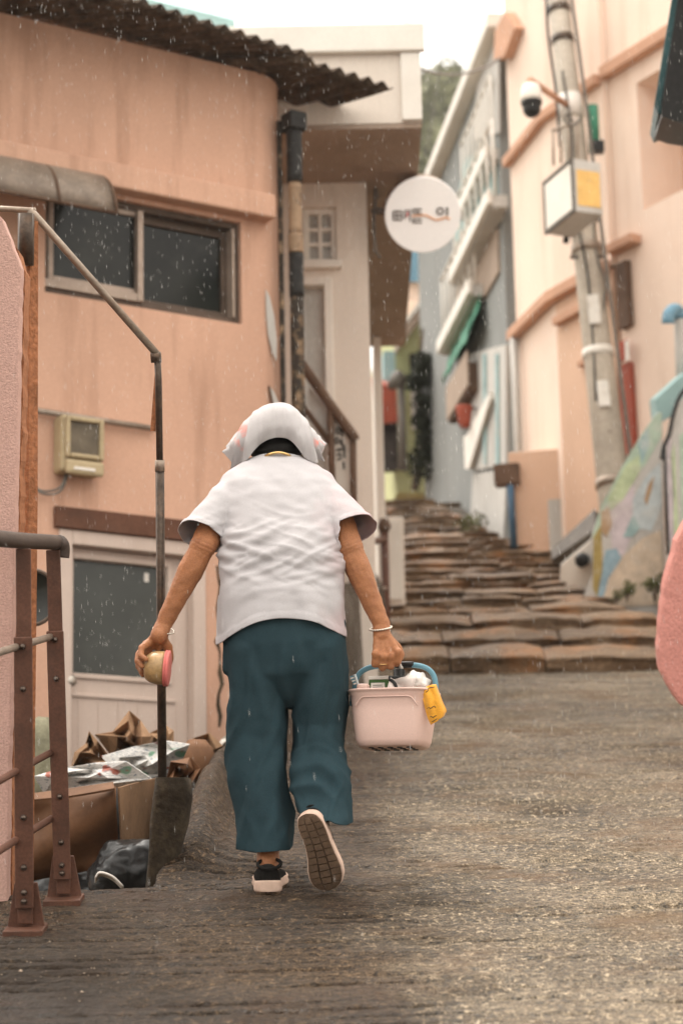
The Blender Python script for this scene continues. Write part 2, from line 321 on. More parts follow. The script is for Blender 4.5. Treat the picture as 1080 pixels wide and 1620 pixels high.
def two_pours(m):                    # paler exposed-aggregate strip on the right, darker corner low on the left
    t = m.node_tree; N, L = t.nodes, t.links; b = N['Principled BSDF']; src = b.inputs['Base Color'].links[0].from_socket
    tc = N.new('ShaderNodeTexCoord'); sx = N.new('ShaderNodeSeparateXYZ'); L.new(tc.outputs['Object'], sx.inputs[0])
    n = N.new('ShaderNodeTexNoise'); n.inputs['Scale'].default_value = 1.6; n.inputs['Detail'].default_value = 6; n.inputs['Roughness'].default_value = .65; L.new(tc.outputs['Object'], n.inputs['Vector'])
    ad = N.new('ShaderNodeMath'); ad.operation = 'MULTIPLY_ADD'; ad.inputs[1].default_value = .9; L.new(n.outputs['Fac'], ad.inputs[0]); L.new(sx.outputs[0], ad.inputs[2])
    def rm(a_, b_, lo, hi): r = N.new('ShaderNodeMapRange'); r.inputs[1].default_value = a_; r.inputs[2].default_value = b_; r.inputs[3].default_value = lo; r.inputs[4].default_value = hi; L.new(ad.outputs[0], r.inputs[0]); return r.outputs[0]
    x = N.new('ShaderNodeMix'); x.data_type = 'RGBA'; x.blend_type = 'MULTIPLY'; x.inputs[0].default_value = 1; L.new(src, x.inputs[6])
    g = N.new('ShaderNodeMix'); g.data_type = 'RGBA'; L.new(rm(.50, .80, 0, 1), g.inputs[0]); g.inputs[6].default_value = (1,1,1,1); g.inputs[7].default_value = (3.1,3.75,4.45,1); L.new(g.outputs[2], x.inputs[7])
    y_ = N.new('ShaderNodeMix'); y_.data_type = 'RGBA'; ym = N.new('ShaderNodeMapRange'); ym.inputs[1].default_value = 6.9; ym.inputs[2].default_value = 5.9; L.new(sx.outputs[1], ym.inputs[0]); mm = N.new('ShaderNodeMath'); mm.operation = 'MULTIPLY'; L.new(rm(.12, -.15, 0, .7), mm.inputs[0]); L.new(ym.outputs[0], mm.inputs[1]); L.new(mm.outputs[0], y_.inputs[0]); L.new(x.outputs[2], y_.inputs[6]); y_.inputs[7].default_value = (.016,.012,.009,1)
    L.new(y_.outputs[2], b.inputs['Base Color'])
two_pours(M['ground'])
M['step'] = wetmat('wet_stair_stone', (.050,.030,.016), (.34,.225,.135), (.5,1,2), (.33,.145,.050), .25, .65, 1.0, 1.4, sp_=.2)
M['kerb'] = wetmat('wet_kerb_concrete', (.055,.040,.027), (.13,.10,.072), (1,1,1), None, .3, .75, .8, 1.5)
M['terrain'] = mat('bare_hill_soil', (.12,.095,.06), .95, .3, .4, .2, 6, .3, 4)

# ------------------------------------------------------------------ the lane surface
LANE = -1.126
PATH = [(6.6,-.66),(6.95,-.60),(7.5,-.57),(8.5,-.545),(9.5,-.50),(11,-.38),(13,-.04),(14.5,.14),(16,.26),(30,.26)]
def path(y):
    for (y0, x0), (y1, x1) in zip(PATH, PATH[1:]):
        if y <= y1: t = max(0, (y-y0)/(y1-y0)); return x0 + (x1-x0)*t
    return PATH[-1][1]
def sst(a, b, x):
    t = max(0., min(1., (x-a)/(b-a))); return t*t*(3-2*t)
def lane_z(x, y):
    z = .012*mn.noise(Vector((x*.9, y*.7, 3)))
    pn = path(y) + .02*mn.noise(Vector((y*3, 1, 9)))
    yn = 6.90 + .03*mn.noise(Vector((x*4, 5, 2))) + .22*sst(-.9, -.5, x)*0
    s = min(pn - x, y - yn)                              # >0 : over the edge
    corner = (pn-x, y-yn)
    if corner[0] > 0 and corner[1] > 0:
        d = s
        z -= .95*sst(0, .07, d) + .03*sst(-.02, .05, d)
    lip = sst(6.92, 8.0, y)*(1 - .6*sst(10, 12, y))
    q = x - pn
    z += lip*(.20 + .05*mn.noise(Vector((y*1.6, 2, 2))))*math.exp(-((q-.075)/.085)**2)
    z += .05*lip*math.exp(-((q-.16)/.22)**2)
    # tamped grooves on the left half, brushed ripples on the right
    wl = 1 - sst(.10, .34, x + .08*mn.noise(Vector((x, y*1.3, 0))))
    yy = y + .05*mn.noise(Vector((x*1.1, y*.6, 7))) - .03*x
    lipm = 1 - sst(.30, .12, q)*sst(6.92, 7.6, y)
    k = yy/.088; fr = abs(k - round(k))*.088; row = round(k)
    br = sst(-.12, .22, mn.noise(Vector((x*1.6 + row*5.3, row*3.7, 4))))
    if y > 5.0: z -= lipm*(wl*br*.020*math.exp(-(fr/.0095)**2))*sst(-1.6, -.9, x)
    k2 = (yy + .02*mn.noise(Vector((x*3, y*2, 3))))/.061; fr2_ = abs(k2 - round(k2))*.061; row2 = round(k2)
    br2 = sst(.12, .40, mn.noise(Vector((x*3.1 + row2*7.3, row2*2.9, 6)))); z -= (1-wl)*br2*.016*math.exp(-(fr2_/.0085)**2)*sst(4.6, 5.2, y)
    z += (1-wl)*.007*mn.noise(Vector((x*2.0, y*13, 1))) + (1-wl)*.005*mn.noise(Vector((x*4, y*31, 1)))
    z += (.25 + .75*lipm)*(.0045*mn.noise(Vector((x*17, y*17, 5))) + .0040*mn.noise(Vector((x*38, y*34, 8))))
    cx = 1.03 - (15.7-y)*.012 + .02*mn.noise(Vector((y*2, 0, 0)))            # long joint on the right
    z -= .010*math.exp(-((x-cx)/.007)**2)*sst(7.0, 7.6, y)
    return z + LANE
xs_ = list(np.arange(-6, -1.3, .25)) + list(np.arange(-1.3, 1.9, .013)) + list(np.arange(1.9, 5.01, .15))
ys_ = list(np.arange(-8, 4.4, .5)); y = 4.4
while y < 17.0: ys_.append(y); y += .006*(y/5)**1.5
lane = MB(); lane.grid([[S(x, y, lane_z(x, y)) for x in xs_] for y in ys_])
me = bpy.data.meshes.new('lane'); me.from_pydata(lane.v, [], lane.f); me.update()
tag(link(me, 'lane', M['ground'], smooth=True), kind='structure')
ter = MB(); ter.grid([[S(x, y, -3.4 + (1.2*mn.noise(Vector((x*.04, y*.04, 0))) if abs(x) > 12 or y > 40 else 0)) for x in np.linspace(-55, 55, 41)] for y in np.linspace(-22, 146, 60)])
tag(ter.build('terrain', M['terrain'], smooth=True), kind='structure')
yard = MB(); yard.hexa([Vector(p) for p in ((-4.5,6.6,-.3),(.05,6.6,-.3),(.05,15,-.3),(-4.5,15,-.3),(-4.5,6.6,.30),(-.35,6.6,.30),(.0,15,.30),(-4.5,15,.30))])
tag(yard.build('yard', M['kerb']), kind='structure')

# ------------------------------------------------------------------ stone stairs
stairs = thing('stairs', S(.9, 15.6, LANE), 'worn brown stone stairs climbing between the houses', None, kind='structure')
NST = 27
RISE = [.205, .20, .165, .15] + [.118 - .0012*k + .014*math.sin(k*2.1) for k in range(NST)]
RUN = [.46, .44, .38, .34] + [.310 + .03*math.sin(k*1.7) for k in range(NST)]
def stair_z(k): return 2.46 + sum(RISE[:k])          # world height of the foot of riser k
def stair_y(k): return 15.55 + sum(RUN[:k])          # lane distance of riser k
def srow(k):                                  # left/right ends of the step in px at its front edge
    t = k/NST
    L_ = [(0,560),(3,600),(6,618),(11,636),(18,630),(23,612),(27,602)]; R_ = [(0,1050),(1,1050),(2,1040),(3,990),(5,955),(6,930),(9,905),(11,870),(13,800),(16,745),(20,705),(24,678),(27,660)]
    def ip(T):
        for (a, b), (c, d) in zip(T, T[1:]):
            if k <= c: return b + (d-b)*(k-a)/(c-a)
        return T[-1][1]
    return ip(L_), ip(R_)
def world_on(u, yd, z):                       # point of pixel column u at lane distance yd and world height z
    x = (u-540)/FPX*yd
    zs = (z - yd*SP)/CP
    x = x + zs*0 + 0
    # undo the roll: u = 540 + F*(x cosr - zs sinr)/y
    x = ((u-540)/FPX*yd + zs*SR)/CR
    return x
for k in range(NST):
    uL, uR = srow(k); yd = stair_y(k); z0 = stair_z(k); z1 = stair_z(k+1)
    xL, xR = world_on(uL, yd, z1), world_on(uR, yd, z1)
    if k > 4: xR += .15
    W = xR - xL; ns = 3 if W > 1.6 else 2 if W > .7 else 1
    cuts = [xL] + sorted(xL + W*(i+1+random.uniform(-.22, .22))/ns for i in range(ns-1)) + [xR]
    for x0, x1 in zip(cuts, cuts[1:]):
        mb = MB(); nx, ny = max(5, int((x1-x0)/.045)), 6; dep = .52
        jz, jy = random.uniform(-.012, .018), random.uniform(-.035, .03)
        rows = []
        prof = [(0.0, -.35), (-.004, -.02), (.006, .16), (-.012, .33), (-.004, .39), (.014, .42), (.09, .58), (.19, .78), (.29, .96), (.36, 1.02), (.52, 1.03)]
        for dy, h in prof:
            r = []
            for i in range(nx+1):
                x = x0 + .006 + (x1-x0-.012)*i/nx; e = math.exp(-min(i, nx-i)*1.1)*.025
                n1 = mn.noise(Vector((x*3.1, k*2.7, h*2))); n2 = mn.noise(Vector((x*9, k*5.1, h*5+dy*6)))
                yy = yd + jy + dy + (.050*n1 + .026*n2)*(1 if dy < .1 else 0) + e*.6
                zz = z0 + (z1-z0)*h + (jz + .026*n1 + .016*n2)*(1 if h > .3 else 0) - e*(.35 if h > .3 else 0)
                zs = (zz - yy*SP)/CP
                r.append(S(x, yy, zs))
            rows.append(r)
        mb.grid(rows)
        n = nx+1; tot = len(prof)
        mb.f.append(tuple(i*n for i in range(tot))); mb.f.append(tuple(i*n+nx for i in range(tot-1, -1, -1)))
        auto_smooth(mb.build('step', M['step'], stairs), 28)
# packed earth and rubble under the treads (same stone), so no gap shows between lane and stairs
mb = MB(); a = stair_y(0)+.3; b = stair_y(NST)
mb.hexa([S(-.2, a, (stair_z(0)-.5-a*SP)/CP), S(3.2, a, (stair_z(0)-.5-a*SP)/CP), S(3.2, b, (stair_z(NST)-.6-b*SP)/CP), S(-.2, b, (stair_z(NST)-.6-b*SP)/CP),
         S(-.2, a, (stair_z(0)+.02-a*SP)/CP), S(3.2, a, (stair_z(0)+.02-a*SP)/CP), S(3.2, b, (stair_z(NST)-.05-b*SP)/CP), S(-.2, b, (stair_z(NST)-.05-b*SP)/CP)])
mb.build('rubble_fill', M['kerb'], stairs)
mb = MB(); b2 = b + 9
mb.hexa([S(-1, b-.1, (stair_z(NST)-.5-b*SP)/CP), S(3, b-.1, (stair_z(NST)-.5-b*SP)/CP), S(3, b2, (stair_z(NST)-.3-b2*SP)/CP), S(-1, b2, (stair_z(NST)-.3-b2*SP)/CP),
         S(-1, b-.1, (stair_z(NST)-.02-b*SP)/CP), S(3, b-.1, (stair_z(NST)-.02-b*SP)/CP), S(3, b2, (stair_z(NST)+.9-b2*SP)/CP), S(-1, b2, (stair_z(NST)+.9-b2*SP)/CP)])
tag(mb.build('upper_path', M['step']), kind='structure')
# ------------------------------------------------------------------ wall builder with real openings
def holed(fr, a0, a1, b0, b1, holes, c0=-.2, c1=0.):
    A = sorted({a0, a1} | {h[i] for h in holes for i in (0, 1)}); B = sorted({b0, b1} | {h[i] for h in holes for i in (2, 3)})
    A = [x for x in A if a0 <= x <= a1]; B = [x for x in B if b0 <= x <= b1]
    mb = MB()
    for x0, x1 in zip(A, A[1:]):
        for y0, y1 in zip(B, B[1:]):
            cx, cy = (x0+x1)/2, (y0+y1)/2
            if any(h[0] < cx < h[1] and h[2] < cy < h[3] for h in holes): continue
            mb.box(fr, x0, x1, y0, y1, c0, c1)
    seen = {}
    for f in mb.f:
        c = sum((Vector(mb.v[i]) for i in f), Vector())/4; seen.setdefault(tuple(round(x, 4) for x in c), []).append(f)
    mb.f = [fs[0] for fs in seen.values() if len(fs) == 1]
    return mb
def frame_rect(mb, fr, a0, a1, b0, b1, w, c0, c1):
    mb.box(fr, a0, a0+w, b0, b1, c0, c1); mb.box(fr, a1-w, a1, b0, b1, c0, c1)
    mb.box(fr, a0+w, a1-w, b0, b0+w, c0, c1); mb.box(fr, a0+w, a1-w, b1-w, b1, c0, c1); return mb
def pane_window(parent, fr, a0, a1, b0, b1, w=.04, c=-.10, fm='white_trim', gm='glass_dark', nx=1, ny=1, name='window'):
    wn = frame_rect(MB(), fr, a0, a1, b0, b1, w, c, c+.05)
    iw, ih = (a1-a0-2*w), (b1-b0-2*w)
    for i in range(1, nx): x = a0+w+iw*i/nx; wn.box(fr, x-w*.35, x+w*.35, b0+w, b1-w, c+.005, c+.042)
    for j in range(1, ny): y = b0+w+ih*j/ny; wn.box(fr, a0+w, a1-w, y-w*.35, y+w*.35, c+.008, c+.039)
    o = wn.build(name, M[fm], parent, bevel=.004)
    for i in range(nx):
        for j in range(ny):
            MB().box(fr, a0+w+iw*i/nx, a0+w+iw*(i+1)/nx, b0+w+ih*j/ny, b0+w+ih*(j+1)/ny, c+.012, c+.020).build('pane', M[gm], o)
    return o

# ------------------------------------------------------------------ left peach house
HO = Q(200, 810, 12.0); HE = Vector((math.sin(R(58)), math.cos(R(58)), 0))
H = Frame(HO, HE); zb = .30 - HO.z
house = thing('peach_house', H.P(0, zb, 0), 'orange peach stucco house with sliding window and corrugated roof', 'house')
def ha(u, v): return H.hit(u, v)
aC = ha(449, 420)[0] + .085                                  # the corner by the drainpipe
wl, wr = ha(72, 400)[0], ha(382, 440)[0]; wt, wbm = ha(225, 322)[1], ha(225, 487)[1]
dl, dr = ha(92, 1000)[0], ha(325, 1000)[0]; dt = ha(200, 848)[1]; db = zb
rt = ha(400, 118)[1] + .02
RCN = .26
holed(H, -2.6, aC-RCN, zb, rt, [(wl, wr, wbm, wt), (dl, dr, db, dt)], -.22, 0).build('wall', M['peach'], house)
# rounded corner and the flank running back
mb = MB(); prof = []
for i in range(9):
    t = R(90)*i/8; prof.append((aC-RCN+RCN*math.sin(t), -RCN+RCN*math.cos(t)))
prof += [(aC-.02, -2.4), (aC-.35, -2.4), (aC-.35, -.218), (aC-RCN, -.218)]
mb.prism([H.P(a, zb, c) for a, c in prof], UP*(rt-zb)); auto_smooth(mb.build('corner_wall', M['peach'], house), 40)
MB().box(H, -2.6, aC-.36, zb, rt, -2.4, -2.3).build('back_wall', M['peach'], house)
# ledge over the window
l0 = ha(60, 240); l1 = ha(423, 340); lt = ha(250, 282)[1]; lb = ha(300, 330)[1]
MB().box(H, -2.6, l1[0], lb, lt, -.05, .10).build('window_ledge', M['peach'], house, bevel=.012)
# the sliding window
win = frame_rect(MB(), H, wl, wr, wbm, wt, .035, -.16, -.03).build('window', M['alu_dark'], house, bevel=.004)
am = ha(224, 400)[0]
def sash(a0, a1, b0, b1, c, m, w):
    o = frame_rect(MB(), H, a0, a1, b0, b1, w, c, c+.035).build('sash', M[m], win, bevel=.003)
    return o, MB().box(H, a0+w, a1-w, b0+w, b1-w, c+.012, c+.018).build('pane', M['glass_dark'], win)
sash(wl+.036, am+.015, wbm+.085, wt-.036, -.075, 'alu', .03)
sash(am-.012, wr-.036, wbm+.036, wt-.036, -.12, 'alu_dark', .045)
MB().box(H, wl-.01, am+.02, wbm+.037, wbm+.083, -.12, -.012).build('window_sill', M['alu'], win, bevel=.003)
MB().box(H, am-.018, am+.016, wbm+.04, wt-.04, -.038, -.006).build('mullion', M['alu'], win, bevel=.003)
MB().box(H, wr-.05, wr-.038, wbm+.04, wt-.04, -.08, -.012).build('edge_strip', M['alu'], win)
# the door
dfr = frame_rect(MB(), H, dl, dr, db-.1, dt, .075, -.13, .012).build('door_frame', M['door'], house, bevel=.006)
MB().box(H, dl-.03, dr+.03, dt+.004, dt+.115, -.02, .03).build('recess_shade_band', M['peach_dark'], house, bevel=.004)  # shadowed recess over the door, painted in as a dark raised band
g0, g1 = ha(123, 980)[0], ha(272, 980)[0]; gt, gb = ha(200, 888)[1], ha(200, 1067)[1]
door = holed(H, dl+.076, dr-.076, db, dt-.078, [(g0, g1, gb, gt)], -.11, -.06).build('door', M['door'], house, bevel=.004)
MB().box(H, g0-.002, g1+.002, gb-.002, gt+.002, -.092, -.084).build('pane', M['door_glass'], door)
frame_rect(MB(), H, g0-.028, g1+.028, gb-.028, gt+.028, .026, -.0598, -.046).build('pane_bead', M['door'], door, bevel=.004)
MB().box(H, g0-.04, g1+.05, gb-.125, gb-.105, -.0598, -.048).build('rail_moulding', M['door'], door, bevel=.004)
for i in range(6):
    x = dl+.09+(dr-dl-.18)*(i+.5)/6
    MB().box(H, x-.003, x+.003, db+.05, gb-.14, -.0598, -.056).build('groove_bead', M['door'], door)
ka = ha(111, 1077); mb = MB()
kp = H.P(ka[0]+.005, ka[1], -.06); mb.tube([kp, kp+H.n*.02, kp+H.n*.022, kp+H.n*.04, kp+H.n*.05, kp+H.n*.068, kp+H.n*.075], [.033,.031,.014,.016,.030,.030,.016], 18)
mb.build('door_knob', M['steel'], door, True)
st = ha(243, 908); MB().box(H, st[0]-.012, st[0]+.014, st[1]-.028, st[1]+.02, -.0835, -.0825).build('sticker', M['paper'], door)
# cracks and peeled patches on the stucco
def flake(pix, m, nm, th=.004):
    pts = [H.P(*ha(u, v), .0008) for u, v in pix]; return MB().prism(pts, H.n*th).build(nm, M[m], house)
L_ = []; Rr = []
for i in range(16):
    v = 895 + i*17; u = 346 + random.uniform(-5, 5) + i*.15; w = random.uniform(1.0, 3.6); L_.append((u-w, v)); Rr.append((u+w, v))
flake(L_ + Rr[::-1], 'concrete_block', 'crack_strip', .003)  # shade inside the crack, laid on as a dark raised strip
flake([(420,458),(426,470),(433,500),(437,540),(437,572),(431,560),(424,530),(421,500)], 'grey_white', 'peeled_patch')
flake([(427,612),(434,622),(441,640),(432,640)], 'grey_white', 'peeled_patch')
flake([(424,610),(427,611),(433,640),(429,640)], 'dark_brown', 'peeled_patch')

# corrugated roof sheets seen from below
zE = H.P(0, rt, 0).z - .01
def onz(u, v, z): r = ray(u, v); return r*(z/r.z)
roof = thing('roof', onz(400, 118, zE), None, None); roof.parent = house; roof.matrix_parent_inverse = Matrix.Translation(-house.location)
def sheet(uo, ui, zoff, n_corr, tilt=.05):
    o0, o1 = onz(*uo[0], zE), onz(*uo[1], zE); i0, i1 = onz(*ui[0], zE), onz(*ui[1], zE)
    n = n_corr*8; rows = []
    for j in range(7):
        t = -.0 + j/6*1.5
        rows.append([ (o0.lerp(o1, i/n)).lerp(i0.lerp(i1, i/n), t) + UP*(zoff + tilt*t + .020*math.sin(2*math.pi*i/8) + .004*mn.noise(Vector((i*.1, j, zoff*50)))) for i in range(n+1)])
    o = MB().grid(rows).build('corrugated_sheet', M['roofmetal'], roof, True)
    sm = o.modifiers.new('t', 'SOLIDIFY'); sm.thickness = .004; return o
sheet([(-260,-160),(205,0)], [(-330,-120),(60,33)], .0, 15)
sheet([(196,-2),(496,94)], [(55,28),(382,112)], .018, 12)
sheet([(462,86),(622,136)], [(330,104),(492,188)], -.012, 7)
# drainpipe with flaking black tape at the corner
pa = ha(462, 420)[0] ; dp = thing('drainpipe', H.P(pa, zb, .05), 'flaking black and beige drainpipe down the corner of the peach house', 'drainpipe')
def pv(v): r = ray(470, v); t = (H.P(pa, 0, .04)).dot(Vector((0,1,0)))/r.y; return (r*t).z
def pp(z): q = H.P(pa, 0, .045); return Vector((q.x, q.y, z))
M['tape'] = mat('flaking_black_tape', (.022,.020,.018), .5, .4, 20, .2, 60, .5, 50, .006)
M['flaky'] = mat('beige_pipe_with_flakes', (.040,.030,.022), .75, .4, 12, .2, 60, .6, 50, .006, dirt=(.32,.21,.125), dirt_amt=1.6, dirt_s=12)
M['beige_pipe'] = mat('beige_pipe', (.30,.20,.125), .6, .15, 8, .1, 60, .3, 50, dirt=(.045,.032,.022), dirt_amt=1.2, dirt_s=9)
for v0, v1, m, r in ((186,290,'tape',.045),(290,372,'beige_pipe',.038),(372,402,'beige_pipe',.044),(402,470,'tape',.042),(470,760,'flaky',.039),(760,1500,'flaky',.040)):
    z1, z0 = pv(v0), max(pv(v1), .30)
    MB().tube([pp(z0 + (z1-z0)*i/8) for i in range(9)], [r*(1+.03*mn.noise(Vector((i, v0, 0)))) for i in range(9)], 16).build('pipe_section', M[m], dp, True)
hp = pp(pv(196)); MB().box(Frame(hp, HE), -.055, .055, -.05, .06, -.06, .06).build('hopper', M['tape'], dp, bevel=.01)
MB().tube([H.P(ha(447,300)[0], H.hit(447, 190)[1], -.03), H.P(ha(447,300)[0], zb, -.03)], .016, 10).build('thin_pipe', M['flaky'], dp, True)

# wall pipe, gas meter, awning
c0, c1 = ha(40, 650), ha(242, 681); mb = MB(); mb.tube([H.P(*c0, .035), H.P(*c1, .035)], .0165, 12)
con = mb.build('wall_pipe', M['pipe_pale'], None, True); tag(con, 'thin rusty pipe running level across the peach wall above the gas meter', 'pipe')
m0, m1 = ha(82, 720)[0], ha(151, 720)[0]; mt, mbt = ha(115, 666)[1], ha(115, 764)[1]; mh = mt-mbt; mw = m1-m0
gm = thing('gas_meter', H.P((m0+m1)/2, mbt, .0), 'small beige plastic gas meter box on the peach wall', 'gas meter')
MB().box(H, m0+.005, m1-.005, mbt+.03, mt, .001, .11).build('housing', M['beige_box'], gm, bevel=.018)
frame_rect(MB(), H, m0+.02, m1-.012, mbt+mh*.30, mt-.012, .026, .1105, .14).build('bezel', M['beige_box'], gm, bevel=.01)
MB().box(H, m0+.045, m1-.037, mbt+mh*.30+.024, mt-.036, .1105, .118).build('meter_window', M['meter_glass'], gm)
mb = MB(); mb.box(H, m0+.02, m1-.012, mbt+.012, mbt+mh*.27, .1105, .145); mb.build('chin_cover', M['beige_box'], gm, bevel=.018)
MB().box(H, m0+.06, m1-.07, mbt+.035, mbt+.05, .1455, .148).build('name_plate', M['white_plastic'], gm)
for k in range(2):
    s0 = H.P(ha(98+k*4, 765)[0], mbt+.04, .05)
    pts = cat([s0, H.P(*ha(88, 775+k*6), .06), H.P(*ha(62, 780+k*4), .05), H.P(*ha(45, 765), .03), H.P(*ha(40+k*3, 740), .025), H.P(*ha(44+k*3, 660), .03)], 24)
    MB().tube(pts, .006, 8).build('cable', M['cable'], gm, True)
M['awning'] = mat('grimy_awning_plastic', (.20,.155,.12), .4, .25, 5, .1, 40, .1, 30, dirt=(.08,.055,.04), dirt_amt=.7, dirt_s=3)
aw = thing('window_awning', H.P(ha(80, 300)[0], ha(80, 300)[1], 0), 'grimy white plastic awning over the dark sliding window', 'awning')
ae = ha(140, 300)[0]; rows = []; ztop = ha(60, 268)[1] - .10
for j in range(9):
    t = j/8; c = .02+.34*math.sin(t*1.35); z = ztop + .10 - .30*t*t
    rows.append([H.P(a, z, c) for a in np.linspace(-2.2, ae, 14)])
o = MB().grid(rows).build('canopy_sheet', M['awning'], aw, True); o.modifiers.new('t', 'SOLIDIFY').thickness = .005
for a in (ae-.005, ha(50, 290)[0], -1.6):
    MB().tube([H.P(a, ztop+.085 - .30*(j/8)**2, .03+.34*math.sin(j/8*1.35)) for j in range(9)], .009, 8).build('canopy_rib', M['dark_brown'], aw, True)
MB().tube([H.P(-2.2, ztop-.21, .355), H.P(ae, ztop-.21, .355)], .011, 8).build('front_bar', M['dark_brown'], aw, True)

# ------------------------------------------------------------------ white building behind the peach house
WY = 14.05
def lvl(u, v, y): return Q(u, v, y)
WO = Q(530, 600, WY); Wf = Frame(WO, (1, .0, 0)); wh = Wf.hit
wb = thing('white_building', Wf.P(0, -3, 0), 'cream white rendered building with overhanging upper floor', 'building')
xr = wh(583, 450)[0]; xl = -2.6; zt = wh(578, 250)[1]; zb2 = wh(560, 1120)[1] - .6
w0, w1, w2, w3 = wh(480, 370)[0], wh(532, 370)[0], wh(505, 415)[1], wh(505, 328)[1]
d0, d1, d2 = wh(470, 600)[0], wh(528, 600)[0], wh(500, 440)[1]
holed(Wf, xl, xr, zb2, zt, [(w0, w1, w2, w3), (d0, d1, wh(500, 780)[1], d2)], -.25, 0).build('lower_wall', M['white_wall'], wb)
M['pale_glass'] = mat('pale_window_glass', (.34,.32,.29), .25, .3, 4, 0, 10, .03, 10, spec=.3)
pane_window(wb, Wf, w0, w1, w2, w3, .035, -.08, 'white_trim', 'pale_glass', 2, 3)
MB().box(Wf, w0-.03, w1+.03, w2-.05, w2-.002, -.05, .05).build('window_sill', M['white_trim'], wb, bevel=.005)
frame_rect(MB(), Wf, d0, d1, wh(500, 780)[1], d2, .05, -.12, .02).build('door_frame', M['white_trim'], wb, bevel=.005)
MB().box(Wf, d0+.051, d1-.051, wh(500, 780)[1]+.05, d2-.051, -.10, -.06).build('door', M['grey_white'], wb)
# upper storey: box that hangs over the lane
yN = 13.5; zS = Q(600, 198, yN).z; yF = 17.8/CP*CP
xR = Q(667, 198, yN).x; xLu = -3.0; nearY = Q(600, 198, yN).y; farY = Q(610, 548, 17.75).y
ztop = Q(520, 32, yN).z
def wbox(x0, x1, y0, y1, z0, z1): 
    return [Vector(p) for p in ((x0,y0,z0),(x1,y0,z0),(x1,y1,z0),(x0,y1,z0),(x0,y0,z1),(x1,y0,z1),(x1,y1,z1),(x0,y1,z1))]
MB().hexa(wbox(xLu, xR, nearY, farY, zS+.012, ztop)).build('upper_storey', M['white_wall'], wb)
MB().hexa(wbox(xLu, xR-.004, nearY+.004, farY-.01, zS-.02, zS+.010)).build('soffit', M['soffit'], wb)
z96 = Q(520, 100, yN).z; z50 = Q(520, 52, yN).z
MB().hexa(wbox(xLu, xR+.03, nearY-.05, nearY-.002, ztop-.16, ztop+.02)).build('parapet_coping', M['white_trim'], wb, bevel=.01)
MB().hexa(wbox(xLu, Q(637,100,yN).x, nearY-.028, nearY-.003, z50-.05, z50-.0)).build('fascia_line', M['soffit'], wb)
MB().hexa(wbox(Q(634,100,yN).x, xR+.002, nearY-.03, nearY-.003, zS+.02, ztop-.165)).build('corner_pilaster', M['white_trim'], wb, bevel=.004)
# flank and stained wall lower right of the soffit, drain wire
MB().tube([Vector((Q(595, 290, 15).x, Q(595, 290, 14.6).y, zS-.03)), Q(594, 300, 14.3), Q(591, 350, 14.25), Q(593, 395, 14.2), Q(601, 408, 14.2)], .011, 8).build('hanging_wire', M['cable'], wb, True)
# pale sheet roof above the peach house
MB().hexa([Q(120,-30,15.5), Q(372,32,14.9), Q(372,60,14.9), Q(120,60,15.5), Q(120,-34,18), Q(372,26,18), Q(372,60,18), Q(120,60,18)]).build('pale_roof_slope', M['teal_pipe'], wb)
# side volume far under the soffit
MB().hexa(wbox(Q(590,600,17.9).x, Q(602,600,17.9).x, farY-.3, farY+2, 2.6, zS-.03)).build('rear_pier', M['white_wall'], wb)

# outside stair rail with a lettered board in front of the white building
sr = thing('stair_railing', Q(540, 760, 13.3), 'dark brown sloping handrail with a lettered white board beside the white building', 'railing')
Y = 13.3
def bar(p, q, r, nm, m, par): return MB().tube([p, q], r, 10).build(nm, M[m], par, True)
mb = MB(); mb.tube(cat([Q(470, 566, Y), Q(490, 594, Y), Q(525, 644, Y), Q(556, 686, Y), Q(560, 695, Y)], 14), .030, 10); mb.build('handrail', M['dark_brown'], sr, True)
bar(Q(470, 630, Y), Q(523, 702, Y), .017, 'lower_rail', 'dark_brown', sr)
bar(Q(522, 645, Y), Q(527, 830, Y), .02, 'post', 'dark_brown', sr); bar(Q(558, 690, Y), Q(560, 850, Y), .02, 'post', 'dark_brown', sr)
MB().prism([Q(524, 652, Y+.04), Q(556, 692, Y+.04), Q(558, 790, Y+.04), Q(526, 790, Y+.04)], (0, .02, 0)).build('board', M['white_wall'], sr, bevel=.003)
MB().prism([Q(488, 610, Y+.05), Q(521, 650, Y+.05), Q(522, 694, Y+.05), Q(488, 660, Y+.05)], (0, .02, 0)).build('board', M['grey_white'], sr, bevel=.003)
def stroke(pix, y, w, nm, par, m='black', closed=False):
    pts = [Q(u, v, y) for u, v in pix]
    if closed: pts.append(pts[0])
    return MB().tube(pts, w, 6).build(nm, M[m], par)
for s in ([(531,682),(534,676),(538,680),(535,686),(531,684)], [(541,676),(541,690)], [(529,696),(533,692),(536,697),(532,702),(529,697)], [(540,694),(541,706)], [(537,700),(541,700)],
          [(532,712),(542,710)], [(544,704),(545,724)], [(533,720),(538,717),(540,724),(534,727)], [(543,730),(544,742)]):
    stroke(s, Y+.035, .006, 'lettering', sr)

